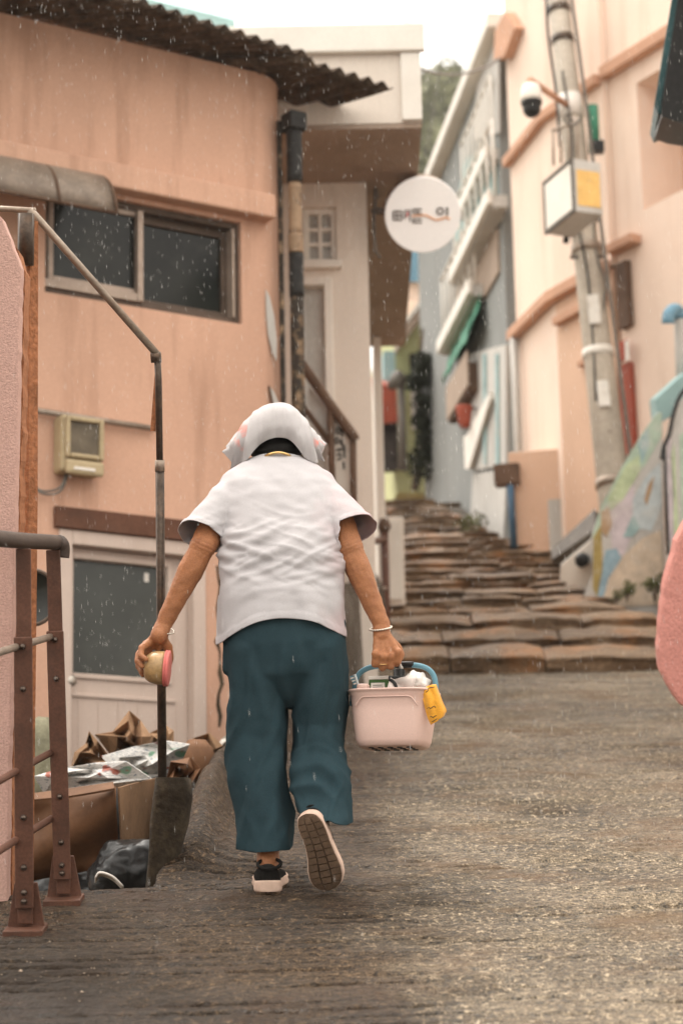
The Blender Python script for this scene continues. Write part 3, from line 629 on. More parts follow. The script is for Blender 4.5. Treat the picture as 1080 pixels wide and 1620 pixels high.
# ------------------------------------------------------------------ round hanging sign
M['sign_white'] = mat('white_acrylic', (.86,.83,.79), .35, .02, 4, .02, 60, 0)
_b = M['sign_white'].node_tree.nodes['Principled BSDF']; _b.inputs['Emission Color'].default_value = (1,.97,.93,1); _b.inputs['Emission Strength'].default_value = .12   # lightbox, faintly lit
sg = thing('round_sign', Q(668, 342, 14.2), 'round white lightbox sign with small Korean lettering hanging over the alley', 'sign')
sc = Q(668, 339, 14.2); axis = S(.10, -1, -.27).normalized(); rr = 59.5/FPX*14.2
ex = Vector((1, .10, 0)); ex = (ex - axis*ex.dot(axis)).normalized(); ey = axis.cross(ex) * (1 if axis.cross(ex).z > 0 else -1)
def disc(r, t0, t1): return [ring(sc + axis*t, ex, ey, rad, rad, 56) for rad, t in ((r*.97, t0), (r, t0+.008), (r, t1-.008), (r*.975, t1))]
MB().loft(disc(rr*1.0, -.15, 0)).build('drum', M['soffit'], sg, False)
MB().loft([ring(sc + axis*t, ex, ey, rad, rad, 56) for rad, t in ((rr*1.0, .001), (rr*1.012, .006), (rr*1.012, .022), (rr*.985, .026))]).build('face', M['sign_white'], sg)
def sp(u, v, c=.030): r = ray(u, v); t = (sc+axis*c).dot(axis)/r.dot(axis); return r*t
def sstroke(pix, m, w=.0075, closed=False):
    pts = [sp(u, v) for u, v in pix]
    if closed: pts.append(pts[0])
    MB().tube(pts, w, 6).build('lettering', M[m], sg)
M['ink'] = mat('grey_ink', (.24,.21,.19), .7, 0, 3, 0, 9, 0); M['ink_o'] = mat('orange_ink', (.80,.42,.22), .7, 0, 3, 0, 9, 0); M['ink_r'] = mat('red_ink', (.72,.12,.10), .7, 0, 3, 0, 9, 0)
for s in ([(622,334),(635,334)], [(622,341),(635,341)], [(622,348),(635,348)], [(622,334),(622,348)], [(628,334),(628,348)], [(635,334),(635,348)]): sstroke(s, 'ink', .006)
for s in ([(640,333),(640,347)], [(648,331),(648,350)], [(640,333),(646,333)]): sstroke(s, 'ink', .005)
sstroke([(643,339),(645,339.5)], 'ink_r', .016)
for s in ([(653,331),(667,331)], [(653,331),(653,337)], [(653,337),(667,337)], [(660,331),(660,337)], [(652,347),(667,347)], [(652,352),(667,352)], [(653,347),(653,352)]): sstroke(s, 'ink', .006)
sstroke(cat([(651,342,0),(662,341,0),(674,341,0),(682,345,0),(690,348,0),(699,346,0),(705,344,0),(711,347,0)], 18) and [(p.x, p.y) for p in cat([(651,342,0),(662,341,0),(674,341,0),(682,345,0),(690,348,0),(699,346,0),(705,344,0),(711,347,0)], 18)], 'ink_o', .0065)
sstroke([(696+5*math.cos(t*math.pi/5), 334+5*math.sin(t*math.pi/5)) for t in range(10)], 'ink', .007, True); sstroke([(707,328),(707,341)], 'ink', .008)
bk = sc - axis*.10 - ex*rr*.8 ; MB().tube([sc - axis*.08 - ex*rr*.9, Vector((Q(589,330,14.3).x, Q(589,330,14.3).y, bk.z+.02))], .022, 10).build('bracket', M['cable'], sg, True)
MB().tube([sc - axis*.08 + ey*rr*.95, Vector(((sc+ey*rr).x-.05, (sc+ey*rr).y+.2, zS-.02))], .016, 10).build('bracket', M['cable'], sg, True)
# ------------------------------------------------------------------ right-hand houses up the stairs
def flat(p, z): return Vector((p.x, p.y, z))
def fr2(p, q, z=0): p, q = flat(p, z), flat(q, z); return Frame(p, (q-p)), (q-p).length
def face_poly(fr, pix, m, nm, par, c0=.002, c1=.02, bevel=0):
    return MB().prism([fr.P(*fr.hit(u, v), c0) for u, v in pix], fr.n*(c1-c0)).build(nm, M[m], par, bevel=bevel)
def face_box(fr, u0, u1, v0, v1, m, nm, par, c0=.002, c1=.05, bevel=0, uref=None, vref=None):
    um, vm = (u0+u1)/2, (v0+v1)/2
    a0, a1 = fr.hit(u0, vm)[0], fr.hit(u1, vm)[0]; b0, b1 = fr.hit(um, v1)[1], fr.hit(um, v0)[1]
    return MB().box(fr, a0, a1, b0, b1, c0, c1).build(nm, M[m], par, bevel=bevel)
P4, P3, P2 = Q(817, 528, 21.05), Q(876, 469, 20.0), Q(966, 430, 19.2)
f1, L1 = fr2(P4, P3); f2, L2 = fr2(P3, P2)
bB = thing('peach_tower_house', flat(P3, 3.6), 'tall pale peach house with orange bands behind the utility pole', 'house')
zt1 = f1.hit(850, 497)[1]; zt2 = f2.hit(905, 462)[1]; zm = (zt1+zt2)/2
back = [flat(P2, 0)+Vector((2.2, .8, 0)), flat(P4, 0)+Vector((2.2, 1.5, 0))]
def plan(z0, z1, inset, m, nm):
    ps = [flat(P4, z0)-f1.n*inset, flat(P3, z0)-(f1.n+f2.n)*inset*.5, flat(P2, z0)-f2.n*inset] + [flat(p, z0) for p in back]
    return MB().prism(ps, UP*(z1-z0)).build(nm, M[m], bB)
plan(3.0, zm+.02, .10, 'pale_peach', 'core_wall'); plan(zm+.03, 11.5, .0, 'pale_peach', 'upper_wall')
wa0, wa1 = f2.hit(921, 520)[0], f2.hit(942, 520)[0]; wz0, wz1 = f2.hit(931, 568)[1], f2.hit(931, 478)[1]
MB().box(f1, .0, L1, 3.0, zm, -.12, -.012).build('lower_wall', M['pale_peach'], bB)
holed(f2, .012, L2, 3.0, zm, [(wa0, wa1, wz0, wz1)], -.099, -.004).build('lower_wall', M['mid_peach'], bB)  # shaded face: its darker tone is put into the wall colour
pane_window(bB, f2, wa0, wa1, wz0, wz1, .03, -.07, 'dark_brown', 'glass_dark', 2, 3)
MB().box(f2, wa0-.03, wa1+.03, wz0-.05, wz0-.003, -.003, .06).build('window_sill', M['trim_peach'], bB, bevel=.005)
MB().box(f1, -.05, L1+.02, zm-.03, zm+.07, .003, .09).build('band', M['trim_peach'], bB, bevel=.008)
MB().box(f2, -.02, L2, zm-.031, zm+.071, .003, .088).build('band', M['trim_peach'], bB, bevel=.008)
MB().box(f2, .05, L2, zm-.26, zm-.19, -.003, .07).build('hood', M['trim_peach'], bB, bevel=.006)
zu = f1.hit(835, 225)[1]
MB().box(f1, .0, L1+.02, zu-.03, zu+.06, .003, .08).build('band', M['trim_peach'], bB, bevel=.008)
MB().box(f2, -.02, L2+.0, zu-.031, zu+.061, .003, .079).build('band', M['trim_peach'], bB, bevel=.008)
face_poly(f1, [(798,50),(814,20),(830,45),(812,92),(796,96)], 'trim_peach', 'corbel', bB, .003, .10)
# corner drain, low annexe box with blue downpipe
f1p = f1.P(.08, 0, .06); MB().tube([flat(f1p, 4.0), flat(f1p, zm-.04)], .035, 12).build('drain', M['grey_white'], bB, True)
ann = [(802, 726), (822, 712), (890, 708)]
AF = Frame(Q(840, 800, 19.75), (1, -.25, 0)); an = MB()
a0, a1 = AF.hit(806, 800)[0], AF.hit(893, 800)[0]; z0, z1 = AF.hit(850, 905)[1], AF.hit(850, 712)[1]
an.box(AF, a0, a1, z0, z1, -.8, 0); an.build('annexe', M['mid_peach'], bB, bevel=.01)
MB().box(AF, a0-.12, a0+.10, AF.hit(812, 768)[1], AF.hit(812, 735)[1], -.06, .07).build('annexe_vent', M['dark_brown'], bB, bevel=.004)
MB().tube([AF.P(a0+.02, AF.hit(812, 770)[1], .05), AF.P(a0+.03, AF.hit(812, 860)[1]-.05, .05)], .032, 12).build('blue_downpipe', M['navy_pipe'], bB, True)
face_box(AF, 868, 893, 790, 880, 'grey_white', 'patched_corner', bB, .002, .012)

# nearest right house
A0 = Q(983, 560, 19.05); A1 = A0 + Vector((.50, -.87, 0))*2.6; fa, LA = fr2(A0, A1)
hA = thing('peach_corner_house', flat(A0, 3.4), 'pale peach house with a deep shaded upper recess beside the utility pole', 'house')
r0, r1 = fa.hit(1012, 250)[0], fa.hit(1120, 250)[0]; rz0, rz1 = fa.hit(1045, 318)[1], fa.hit(1045, 108)[1]
holed(fa, 0, LA, 3.0, 11.0, [(r0, r1, rz0, rz1)], -.45, 0).build('wall', M['pale_peach'], hA)
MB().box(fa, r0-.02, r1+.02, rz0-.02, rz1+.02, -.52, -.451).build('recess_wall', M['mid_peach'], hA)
MB().box(fa, .0, LA, fa.hit(1000, 95)[1]-.05, fa.hit(1000, 95)[1]+.06, .003, .10).build('band', M['trim_peach'], hA, bevel=.008)
MB().box(fa, .0, .35, fa.hit(1000, 385)[1]-.04, fa.hit(1000, 385)[1]+.04, .003, .12).build('band', M['trim_peach'], hA, bevel=.008)
MB().hexa(wbox(A0.x+.6, A0.x+4, A0.y-.5, A0.y+2.0, 3.0, 10.9)).build('house_core', M['pale_peach'], hA)
face_box(fa, 984, 1000, 415, 520, 'dark_brown', 'door', hA, .003, .06); face_box(fa, 988, 1006, 575, 720, 'red', 'door', hA, .003, .05)
face_box(fa, 990, 1003, 540, 572, 'red', 'notice', hA, .062, .072); face_box(fa, 1000, 1006, 540, 572, 'paper', 'notice', hA, .074, .08)
# dark teal eave of the house just right of the picture
hE = thing('eave_house', Vector((3.1, 12.0, 2.2)), 'mostly hidden house with a dark teal gutter and black eave soffit', 'house')
gp = [(1066,-30),(1034,166),(1040,181),(1052,176),(1084,-30)]
MB().prism([Q(u, v, 11.4) for u, v in gp], Vector((.22, 3.2, .0))*0 + S(.10, .9, 0)*1.0).build('gutter', M['teal_gutter'], hE, bevel=.004)
gp = [(1076,-30),(1046,160),(1046,184),(1068,192),(1180,210),(1180,-30)]
MB().prism([Q(u, v, 11.33) for u, v in gp], S(.06, .7, 0)).build('eave_soffit', M['black'], hE)
MB().hexa(wbox(2.75, 4.6, 10.4, 12.6, .8, 6.2)).build('wall', M['pale_peach'], hE)

# painted mural wall beside the stairs
mo = Q(990, 900, 17.35); mf = Frame(mo, (1, -.10, 0)); mw = thing('mural_wall', mf.P(0, -.5, 0), 'sloping mural wall painted with green, blue and sand shapes', 'wall')
def mp(pix, m, nm, c0, c1): return face_poly(mf, pix, m, nm, mw, c0, c1)
MB().prism([mf.P(*mf.hit(u, v), 0) for u, v in [(905,985),(938,905),(934,850),(950,800),(985,735),(1012,690),(1036,655),(1046,650),(1052,960),(1052,1010),(905,1010)]], -mf.n*.18).build('rendered_wall', M['grey_white'], mw, bevel=.01)
cols = {'m_green': (.38,.48,.38), 'm_lime': (.44,.51,.32), 'm_teal': (.30,.42,.42), 'm_sky': (.48,.53,.54), 'm_lilac': (.55,.48,.50), 'm_sand': (.58,.47,.36), 'm_orange': (.42,.28,.17), 'm_ochre': (.36,.27,.10), 'm_blue': (.26,.37,.43)}
for k, c in cols.items(): M[k] = mat('mural_'+k[2:], c, .85, .18, 9, .06, 40, .15, 80, dirt=(.56,.52,.47), dirt_amt=.9, dirt_s=5)
mp([(936,850),(950,800),(985,735),(1012,690),(1036,657),(1045,652),(1046,690),(1020,735),(990,775),(960,812),(944,870)], 'm_green', 'mural_patch', .001, .003)
mp([(960,790),(990,735),(1010,720),(1012,745),(985,790),(966,806)], 'm_lime', 'mural_patch', .0035, .005)
mp([(1008,700),(1024,676),(1026,705),(1014,735)], 'm_teal', 'mural_patch', .0035, .005)
mp([(1000,790),(1020,755),(1044,730),(1046,800),(1030,840),(1000,835)], 'm_sky', 'mural_patch', .001, .003)
mp([(962,815),(985,785),(1002,765),(1006,830),(985,880),(968,870)], 'm_lilac', 'mural_patch', .001, .0028)
mp([(950,810),(962,800),(968,830),(958,850),(950,840)], 'm_orange', 'mural_patch', .0055, .007)
mp([(938,850),(950,830),(953,900),(944,945),(937,930)], 'm_ochre', 'mural_patch', .0035, .005)
mp([(942,930),(958,870),(975,868),(985,890),(965,920),(948,960)], 'm_blue', 'mural_patch', .0035, .005)
mp([(985,850),(1000,815),(1012,835),(1000,850)], 'm_teal', 'mural_patch', .0035, .005)
mp([(950,960),(962,915),(985,880),(1015,852),(1045,838),(1051,958)], 'm_sand', 'mural_patch', .0055, .007)
mp([(1018,790),(1024,768),(1034,752),(1030,775),(1022,800)], 'm_orange', 'mural_patch', .0055, .007)
mp([(1022,934),(1035,920),(1040,908),(1037,924),(1026,938)], 'concrete_block', 'crack', .0075, .009)
# upper mural parapet with wrought rail further right
mo2 = Q(1070, 800, 16.9); m2 = Frame(mo2, (1, -.15, 0)); mw2 = thing('mural_parapet', m2.P(0, -1, 0), 'grey and lime painted parapet with a black wrought handrail', 'wall')
MB().prism([m2.P(*m2.hit(u, v), 0) for u, v in [(1053,690),(1066,645),(1120,580),(1180,560),(1180,1060),(1053,1060)]], -m2.n*.2).build('rendered_wall', M['grey_white'], mw2, bevel=.01)
for pix, m in (([(1054,700),(1060,690),(1066,780),(1063,860),(1057,850)], 'm_lilac'), ([(1060,720),(1066,700),(1070,790),(1074,860),(1066,850)], 'm_lime'), ([(1074,690),(1084,680),(1086,860),(1078,850)], 'm_green')):
    face_poly(m2, pix, m, 'mural_patch', mw2, .001, .004)
MB().tube(cat([m2.P(*m2.hit(u, v), .06) for u, v in [(1046,730),(1050,708),(1058,690),(1064,660),(1076,628),(1100,600)]], 16), .016, 8).build('wrought_rail', M['black'], mw2, True)
MB().tube([m2.P(*m2.hit(1050, 708), .06), m2.P(*m2.hit(1056, 880), .06)], .013, 8).build('rail_post', M['black'], mw2, True)
MB().prism([Q(u, v, 17.6) for u, v in [(1036,630),(1080,590),(1130,560),(1130,640),(1075,650),(1040,672)]], S(0, .35, 0)).build('teal_ledge', M['teal_pipe'], mw2, bevel=.01)
tp = thing('vent_pipe', Q(1074, 600, 17.9), 'pale teal vent pipe with a curved blue hood on the peach wall', 'pipe')
MB().tube([Q(1078, 620, 17.85), Q(1076, 560, 17.85), Q(1074, 500, 17.85)], .045, 12).build('pipe', M['grey_white'], tp, True)
MB().tube(cat([Q(1074, 505, 17.85), Q(1072, 492, 17.85), Q(1064, 490, 17.8), Q(1057, 498, 17.75), Q(1056, 512, 17.75)], 10), .05, 12).build('hood', M['blue'], tp, True)
# white kerb ramp and dark coping running from the mural to the annexe
MB().hexa([Q(872,885,18.6), Q(940,838,17.8), Q(948,850,17.8), Q(880,897,18.6), Q(872,868,18.9), Q(940,805,18.3), Q(948,815,18.3), Q(880,880,18.9)]).build('coping', M['stone_rail'], None)
tag(bpy.data.objects['coping'], 'dark slate coping sloping down beside the stairs at the foot of the peach annexe', 'coping')
MB().hexa([Q(884,955,17.9), Q(938,960,17.6), Q(938,960,18.2), Q(884,955,18.3), Q(886,893,17.9), Q(938,850,17.6), Q(938,850,18.2), Q(886,893,18.3)]).build('ramp_wall', M['white_trim'], None, bevel=.01)
tag(bpy.data.objects['ramp_wall'], 'low white ramp wall under the dark coping beside the mural', 'wall')
MB().tube([Q(921, 884, 17.9), Q(920, 885, 17.5), Q(919, 888, 17.42)], [.055,.055,.05], 14).build('drain_outlet', M['black'], None, True)
tag(bpy.data.objects['drain_outlet'], 'black drain outlet low on the white ramp wall', 'drain')

# ------------------------------------------------------------------ utility pole and what hangs on it
pb, pt = Q(973, 800, 18.2), Q(912, -60, 18.2)
pt = Vector((pt.x, pb.y + .35, pt.z))
pole = thing('utility_pole', pb - UP*.6, 'weathered concrete utility pole with metal bands in front of peach houses', 'utility pole')
ax = (pt-pb).normalized(); Lp = (pt-pb).length
def pl(v):                             # point on the pole axis at picture row v
    lo, hi = -.3, 1.1
    for _ in range(40):
        mid = (lo+hi)/2; p = pb + (pt-pb)*mid; 
        yy = p.y*CP + p.z*SP; zz = -p.y*SP + p.z*CP; vv = 810 - FPX*(zz*CR + p.x*SR)/yy
        if vv > v: lo = mid
        else: hi = mid
    return pb + (pt-pb)*lo
MB().tube([pl(1010), pl(780), pl(500), pl(240), pl(-60)], [.138,.132,.118,.100,.09], 28).build('shaft', M['pole'], pole, True)
for v, r, m in ((395,.127,'pipe_pale'),(345,.124,'pipe'),(170,.108,'white_plastic'),(64,.099,'pipe'),(16,.097,'pipe'),(560,.131,'paper'),(300,.118,'pipe_pale'),(765,.142,'pipe_pale')):
    p = pl(v); h = .035 if m != 'white_plastic' else .10
    MB().tube([p-ax*h, p+ax*h], r, 28).build('band', M[m], pole, True)
MB().tube([pl(690)+Vector((0,-.146,0)) , pl(690)+Vector((0,-.150,0))], .01, 6).build('bolt', M['bolt'], pole)
for v0, v1, du in ((475,520,-.135),(610,650,-.14)):
    p0, p1 = pl(v0), pl(v1); o_ = Vector((-.06, -.13, 0)); q_ = Vector((.09, -.03, 0))
    MB().prism([p0+o_, p0+o_+q_, p1+o_+q_, p1+o_], Vector((0,-.006,0))).build('paper_notice', M['paper'], pole)
cb = cat([pl(-30)+Vector((.10,-.10,0)), pl(180)+Vector((.12,-.11,0)), pl(330)+Vector((.12,-.14,0)), pl(440)+Vector((.13,-.13,0)), pl(700)+Vector((.15,-.11,0)), pl(820)+Vector((.15,-.1,0))], 30)
MB().tube(cb, .016, 8).build('cable', M['cable'], pole, True)
MB().tube(cat([pl(-30)+Vector((-.10,-.06,0)), pl(60)+Vector((-.13,-.08,0)), pl(150)+Vector((-.12,-.1,0)), pl(240)+Vector((-.14,-.12,0))], 16), .012, 8).build('cable', M['black'], pole, True)
mb = MB(); p = pl(205)+Vector((.17,-.02,0)); mb.tube([p-UP*.22, p+UP*.2], .05, 12); mb.build('green_canister', M['green'], pole, True)
MB().box(Frame(pl(235)+Vector((.18,-.02,0)), (1,0,0)), -.06, .06, -.05, .05, -.05, .05).build('clamp_box', M['black'], pole, bevel=.006)
for dz in (0, 1):
    MB().tube([pl(372+dz*14)+Vector((-.17,-.03,0)), pl(345+dz*14)+Vector((-.14,-.12,0))], .028, 8).build('insulator', M['black'], pole, True)
for i, (v0, v1, dx, dy) in enumerate(((120, 640, -.05, -.115), (300, 560, .08, -.09))):
    MB().tube(cat([pl(v0 + (v1-v0)*t/5) + Vector((dx + .03*math.sin(t*2.3+i), dy + .01*math.sin(t*1.7), 0)) for t in range(6)], 26), .009 + .003*(i % 2), 7).build('cable', M['cable'] if i % 2 else M['black'], pole, True)
for v in (410,): MB().tube([pl(v)+Vector((-.15,-.06,0)), pl(v)+Vector((.15,-.06,0))], .018, 8).build('cross_bracket', M['pipe'], pole, True)
# control box (rotated so two sides show)
bc = pl(292)+Vector((-.10,-.30,0)); bf = Frame(bc, (math.cos(R(52)), math.sin(R(52)), 0)); bx = thing('control_box', bc - UP*.25, 'pale grey control cabinet with a yellow label strapped on the utility pole', 'cabinet')
d1_ = Vector((-.20, -.17, 0)); d2_ = Vector((.25, .0, 0))
k0 = Q(910, 334, 17.8)            # near bottom corner
ha_ = Q(912, 243, 17.8).z - k0.z
eL = Vector((Q(869, 338, 18.0).x - k0.x, .52, 0)); eR = Vector((Q(953, 320, 17.9).x - k0.x, .10, 0))
MB().hexa([k0, k0+eR, k0+eR+eL, k0+eL, k0+UP*ha_, k0+eR+UP*ha_, k0+eR+eL+UP*ha_, k0+eL+UP*ha_]).build('cabinet_body', M['grey_white'], bx, bevel=.01)
nL = Vector((-1, -.4, 0)).normalized(); e_ = eL.normalized(); ff = Frame(k0, e_)
if ff.n.x > 0: ff.n = -ff.n
frame_rect(MB(), ff, .0, eL.length, -.005, ha_+.005, .02, .004, .02).build('door_edge', M['stone_rail'], bx)
MB().box(ff, .03, eL.length-.03, .03, ha_-.03, .004, .014).build('cabinet_door', M['white_trim'], bx)
fy = Frame(k0, eR)
MB().box(fy, .02, eR.length-.02, ha_*.12, ha_*.80, .003, .006).build('yellow_label', M['yellow'], bx)
cg = thing('bracket_cage', Q(893, 240, 18.0), 'small open metal bracket cage above the control cabinet on the pole', 'bracket')
for u in (874, 886, 899, 912): bar(Q(u, 206-(u-874)*.35, 18.0), Q(u+1, 262-(u-874)*.3, 18.0), .010, 'cage_bar', 'pipe_pale', cg)
bar(Q(872, 207, 18.0), Q(914, 192, 18.0), .012, 'cage_rail', 'pipe_pale', cg); bar(Q(914, 192, 18.0), pl(185), .012, 'cage_rail', 'pipe_pale', cg)
arm = thing('camera_arm', pl(168), 'rusty brown arm bracket carrying the security camera on the utility pole', 'bracket')
MB().tube([pl(172)+Vector((-.05,-.1,0)), Q(838, 127, 17.7)], .028, 10).build('arm_tube', M['trim_peach'], arm, True)
MB().tube(cat([Q(900,176,17.9), Q(893,190,17.9), Q(905,198,17.9), Q(918,188,17.9)], 12), .012, 8).build('cable_loop', M['cable'], arm, True)
cc = thing('security_camera', Q(840, 165, 17.7), 'white and black dome security camera under the brown arm', 'security camera')
c_ = Q(840, 160, 17.7); k_ = 17.7/FPX
MB().tube([c_+UP*k_*t for t in (30, 26, 20, 8, -1)], [k_*r for r in (7, 13, 15.5, 17, 17.5)], 24).build('housing', M['white_trim'], cc, True)
MB().tube([c_+UP*k_*t for t in (-1, -7, -9, -14, -20, -25, -28)], [k_*r for r in (17.3, 16.2, 13, 14.5, 13, 8.5, 2)], 24).build('dome', M['black'], cc, True)
MB().tube([c_+UP*k_*28, Q(838, 129, 17.7)], .02, 8).build('stem', M['white_trim'], cc, True)

# ------------------------------------------------------------------ grey house with balconies up the stairs
C0, C1 = Q(668, 650, 27.0), Q(806, 640, 21.4); cf, LC = fr2(C0, C1)
gC = thing('grey_balcony_house', flat(C1, 4.4), 'tall blue grey house with white edged balconies along the stairs', 'house')
zr = cf.hit(745, 160)[1]; zl_ = cf.hit(760, 700)[1]
MB().box(cf, 0, LC, 4.0, zr, -3, 0).build('wall', M['blue_grey'], gC)
MB().box(cf, -.3, LC+.3, zr+.002, zr+.16, -3.1, .14).build('roof_fascia', M['white_trim'], gC, bevel=.02)
def cbx(u0, u1, v, t, c0, c1, m, nm, par=gC, bevel=.01):
    um = (u0+u1)/2; z = cf.hit(um, v)[1]
    return MB().box(cf, cf.hit(u0, v)[0], cf.hit(u1, v)[0], z-t, z, c0, c1).build(nm, M[m], par, bevel=bevel)
face_poly(cf, [(757,120),(790,60),(792,210),(752,222)], 'grey_white', 'wall_panel', gC, .002, .02)
face_poly(cf, [(740,250),(785,240),(788,330),(726,400),(718,360)], 'teal', 'wall_panel', gC, .002, .03)
face_poly(cf, [(742,372),(790,362),(792,430),(770,470),(725,478)], 'soffit', 'wall_panel', gC, .002, .03)
face_poly(cf, [(748,560),(806,545),(806,735),(752,745)], 'grey_white', 'wall_panel', gC, .002, .04)
for u in (772, 792): face_poly(cf, [(u,560),(u+4,560),(u+5,735),(u+1,735)], 'm_teal', 'wall_strip', gC, .041, .06)
face_poly(cf, [(748,690),(752,690),(790,620),(790,632),(756,742),(750,742)], 'white_trim', 'stair_stringer', gC, .062, .10)
def balcony(u0, u1, v, c, thick, und):
    z = cf.hit((u0+u1)/2, v)[1]; a0, a1 = cf.hit(u0, v)[0], cf.hit(u1, v)[0]
    sl = MB().box(cf, a0, a1, z-thick, z, .003, c).build('balcony_slab', M[und], gC)
    MB().box(cf, a0-.02, a1+.02, z-thick*.8, z+.05, c+.001, c+.05).build('balcony_edge', M['white_trim'], gC, bevel=.01)
    rl = MB().tube([cf.P(a0, z+.75, c-.03), cf.P(a1, z+.75, c-.03)], .022, 8).build('balcony_rail', M['white_trim'], gC, True)
    n = 7
    for i in range(n+1):
        a = a0 + (a1-a0)*i/n; MB().tube([cf.P(a, z+.0, c-.03), cf.P(a, z+.75, c-.03)], .016, 6).build('baluster', M['white_trim'], rl, True)
balcony(742, 792, 285, .10, .10, 'grey_white'); balcony(738, 806, 372, .16, .12, 'grey_white'); balcony(716, 770, 498, .14, .12, 'grey_white')
cbx(728, 762, 600, .30, .003, .14, 'dark_brown', 'porch_roof')
z = cf.hit(742, 590)[1]; MB().box(cf, cf.hit(727, 590)[0], cf.hit(763, 590)[0], z-.36, z+.0, .141, .16).build('porch_edge', M['soffit'], gC)
tar = thing('green_tarp', cf.P(*cf.hit(745, 540), .3), 'dark green tarpaulin hanging under the balcony of the grey house', 'tarp')
rows = [[cf.P(a, b + .02*math.sin(i*1.3), .05 + .13*j/6 + .02*math.sin(i*1.9+j)) for i, a in enumerate(np.linspace(cf.hit(722, 540)[0], cf.hit(772, 540)[0], 12))] for j, b in enumerate(np.linspace(cf.hit(747, 508)[1], cf.hit(747, 568)[1], 7))]
o = MB().grid(rows).build('tarp_sheet', M['green'], tar, True); o.modifiers.new('t', 'SOLIDIFY').thickness = .006
pt_ = thing('hanging_pot', Q(734, 660, 23.2), 'terracotta pot hanging on the grey house wall', 'pot'); c_ = Q(735, 676, 23.0)
MB().tube([c_, c_+UP*.05, c_+UP*.18, c_+UP*.22], [.05,.065,.085,.09], 14).build('pot', M['red'], pt_, True)
MB().tube([c_+UP*.2, c_+UP*.2+cf.n*-.35], .012, 6).build('hook', M['dark'], pt_)
face_poly(cf, [(745,868),(800,868),(806,742),(752,750)], 'grey_white', 'wall_panel', gC, .002, .03)

# ------------------------------------------------------------------ small houses at the head of the stairs
lim = thing('lime_house', Q(645, 740, 28.4), 'yellow green house at the top of the stairs', 'house')
Lf = Frame(Q(645, 640, 28.4), (1, .1, 0))
def lb(u0, u1, v0, v1, m, nm, par, c0, c1): return face_box(Lf, u0, u1, v0, v1, m, nm, par, c0, c1)
lb(624, 690, 500, 780, 'lime', 'wall', lim, -3, 0); lb(648, 656, 560, 600, 'glass_dark', 'window', lim, .003, .03); lb(650, 664, 620, 680, 'white_trim', 'washing_panel', lim, .003, .05)
MB().prism([Lf.P(*Lf.hit(u, v), .5) for u, v in [(622,545),(694,448),(694,470),(624,562)]], -Lf.n*3.3).build('roof', M['soffit'], lim)
MB().prism([Lf.P(*Lf.hit(u, v), .52) for u, v in [(622,540),(694,442),(694,452),(622,549)]], -Lf.n*.1).build('roof_edge', M['white_trim'], lim)
lb(630, 682, 452, 500, 'pale_peach', 'upper_wall', lim, -2.6, -.6)
blu = thing('blue_roof_house', Q(660, 420, 32), 'house with a plain blue sheet roof behind the yellow green house', 'house')
MB().prism([Q(u, v, 32) for u, v in [(626,446),(696,446),(694,396),(632,398)]], S(0, 3, 1.2)).build('roof', M['blue'], blu)
MB().prism([Q(u, v, 32.1) for u, v in [(630,520),(692,520),(692,446),(630,446)]], S(0, 2.5, 0)).build('wall', M['pale_peach'], blu)
sh = thing('red_shed', Q(610, 700, 26.5), 'dark shed with a rust red top sheet beside the white building', 'shed')
MB().prism([Q(u, v, 26.5) for u, v in [(592,745),(630,742),(628,668),(592,672)]], S(0, 2, 0)).build('shed_body', M['dark'], sh)
MB().prism([Q(u, v, 26.3) for u, v in [(590,672),(629,668),(626,612),(590,606)]], S(0, 2.2, .2)).build('shed_sheet', M['red'], sh)
MB().prism([Q(u, v, 27.8) for u, v in [(606,606),(626,604),(624,555),(606,555)]], S(0, 1.5, 0)).build('shed_lean_to', M['m_sky'] and M['teal_pipe'], sh)
pst = thing('lamp_post', Q(634, 740, 26.0), 'thin grey lamp post with a hooded lamp in front of the yellow green house', 'lamp post')
MB().tube([Q(637, 745, 26), Q(634, 600, 26)], [.05,.04], 10).build('post', M['cable'], pst, True)
MB().tube([Q(636, 603, 26), Q(630, 598, 25.9), Q(618, 612, 25.8)], [.06,.10,.05], 10).build('lamp_hood', M['stone_rail'], pst, True)

# ------------------------------------------------------------------ plants and trees
def leafmat(name, c): 
    m = mat(name, c, .7, .35, 5, .2, 30, 0); m.node_tree.nodes['Principled BSDF'].inputs['Transmission Weight'].default_value = 0; return m
M['leaf'] = leafmat('olive_leaves', (.10,.105,.04)); M['leaf_dark'] = leafmat('dark_leaves', (.030,.034,.020)); M['leaf_far'] = leafmat('hazed_hill_leaves', (.19,.19,.10)); M['bark'] = mat('bark', (.12,.085,.06), .9, .3, 8, .2, 40, .6, 30, .01)  # hill leaf colour lightened to imitate distance haze
def leaves(mb, c, rad, n, sz, rng, squash=(1,1,1)):
    for _ in range(n):
        d = Vector((rng.gauss(0,1), rng.gauss(0,1), rng.gauss(0,1))).normalized()*rad*(rng.random()**.45)
        p = c + Vector((d.x*squash[0], d.y*squash[1], d.z*squash[2]))
        a = Vector((rng.gauss(0,1), rng.gauss(0,1), rng.gauss(0,1))).normalized(); b = a.cross(Vector((rng.gauss(0,1), rng.gauss(0,1), rng.gauss(0,1)))).normalized()
        s_ = sz*rng.uniform(.6, 1.4); k = len(mb.v)
        mb.v += [tuple(p-a*s_), tuple(p+b*s_*.45), tuple(p+a*s_), tuple(p-b*s_*.45)]; mb.f.append((k, k+1, k+2, k+3))
def rawbuild(mb, name, m, par):
    me = bpy.data.meshes.new(name); me.from_pydata(mb.v, [], mb.f); me.update(); return link(me, name, m, par)
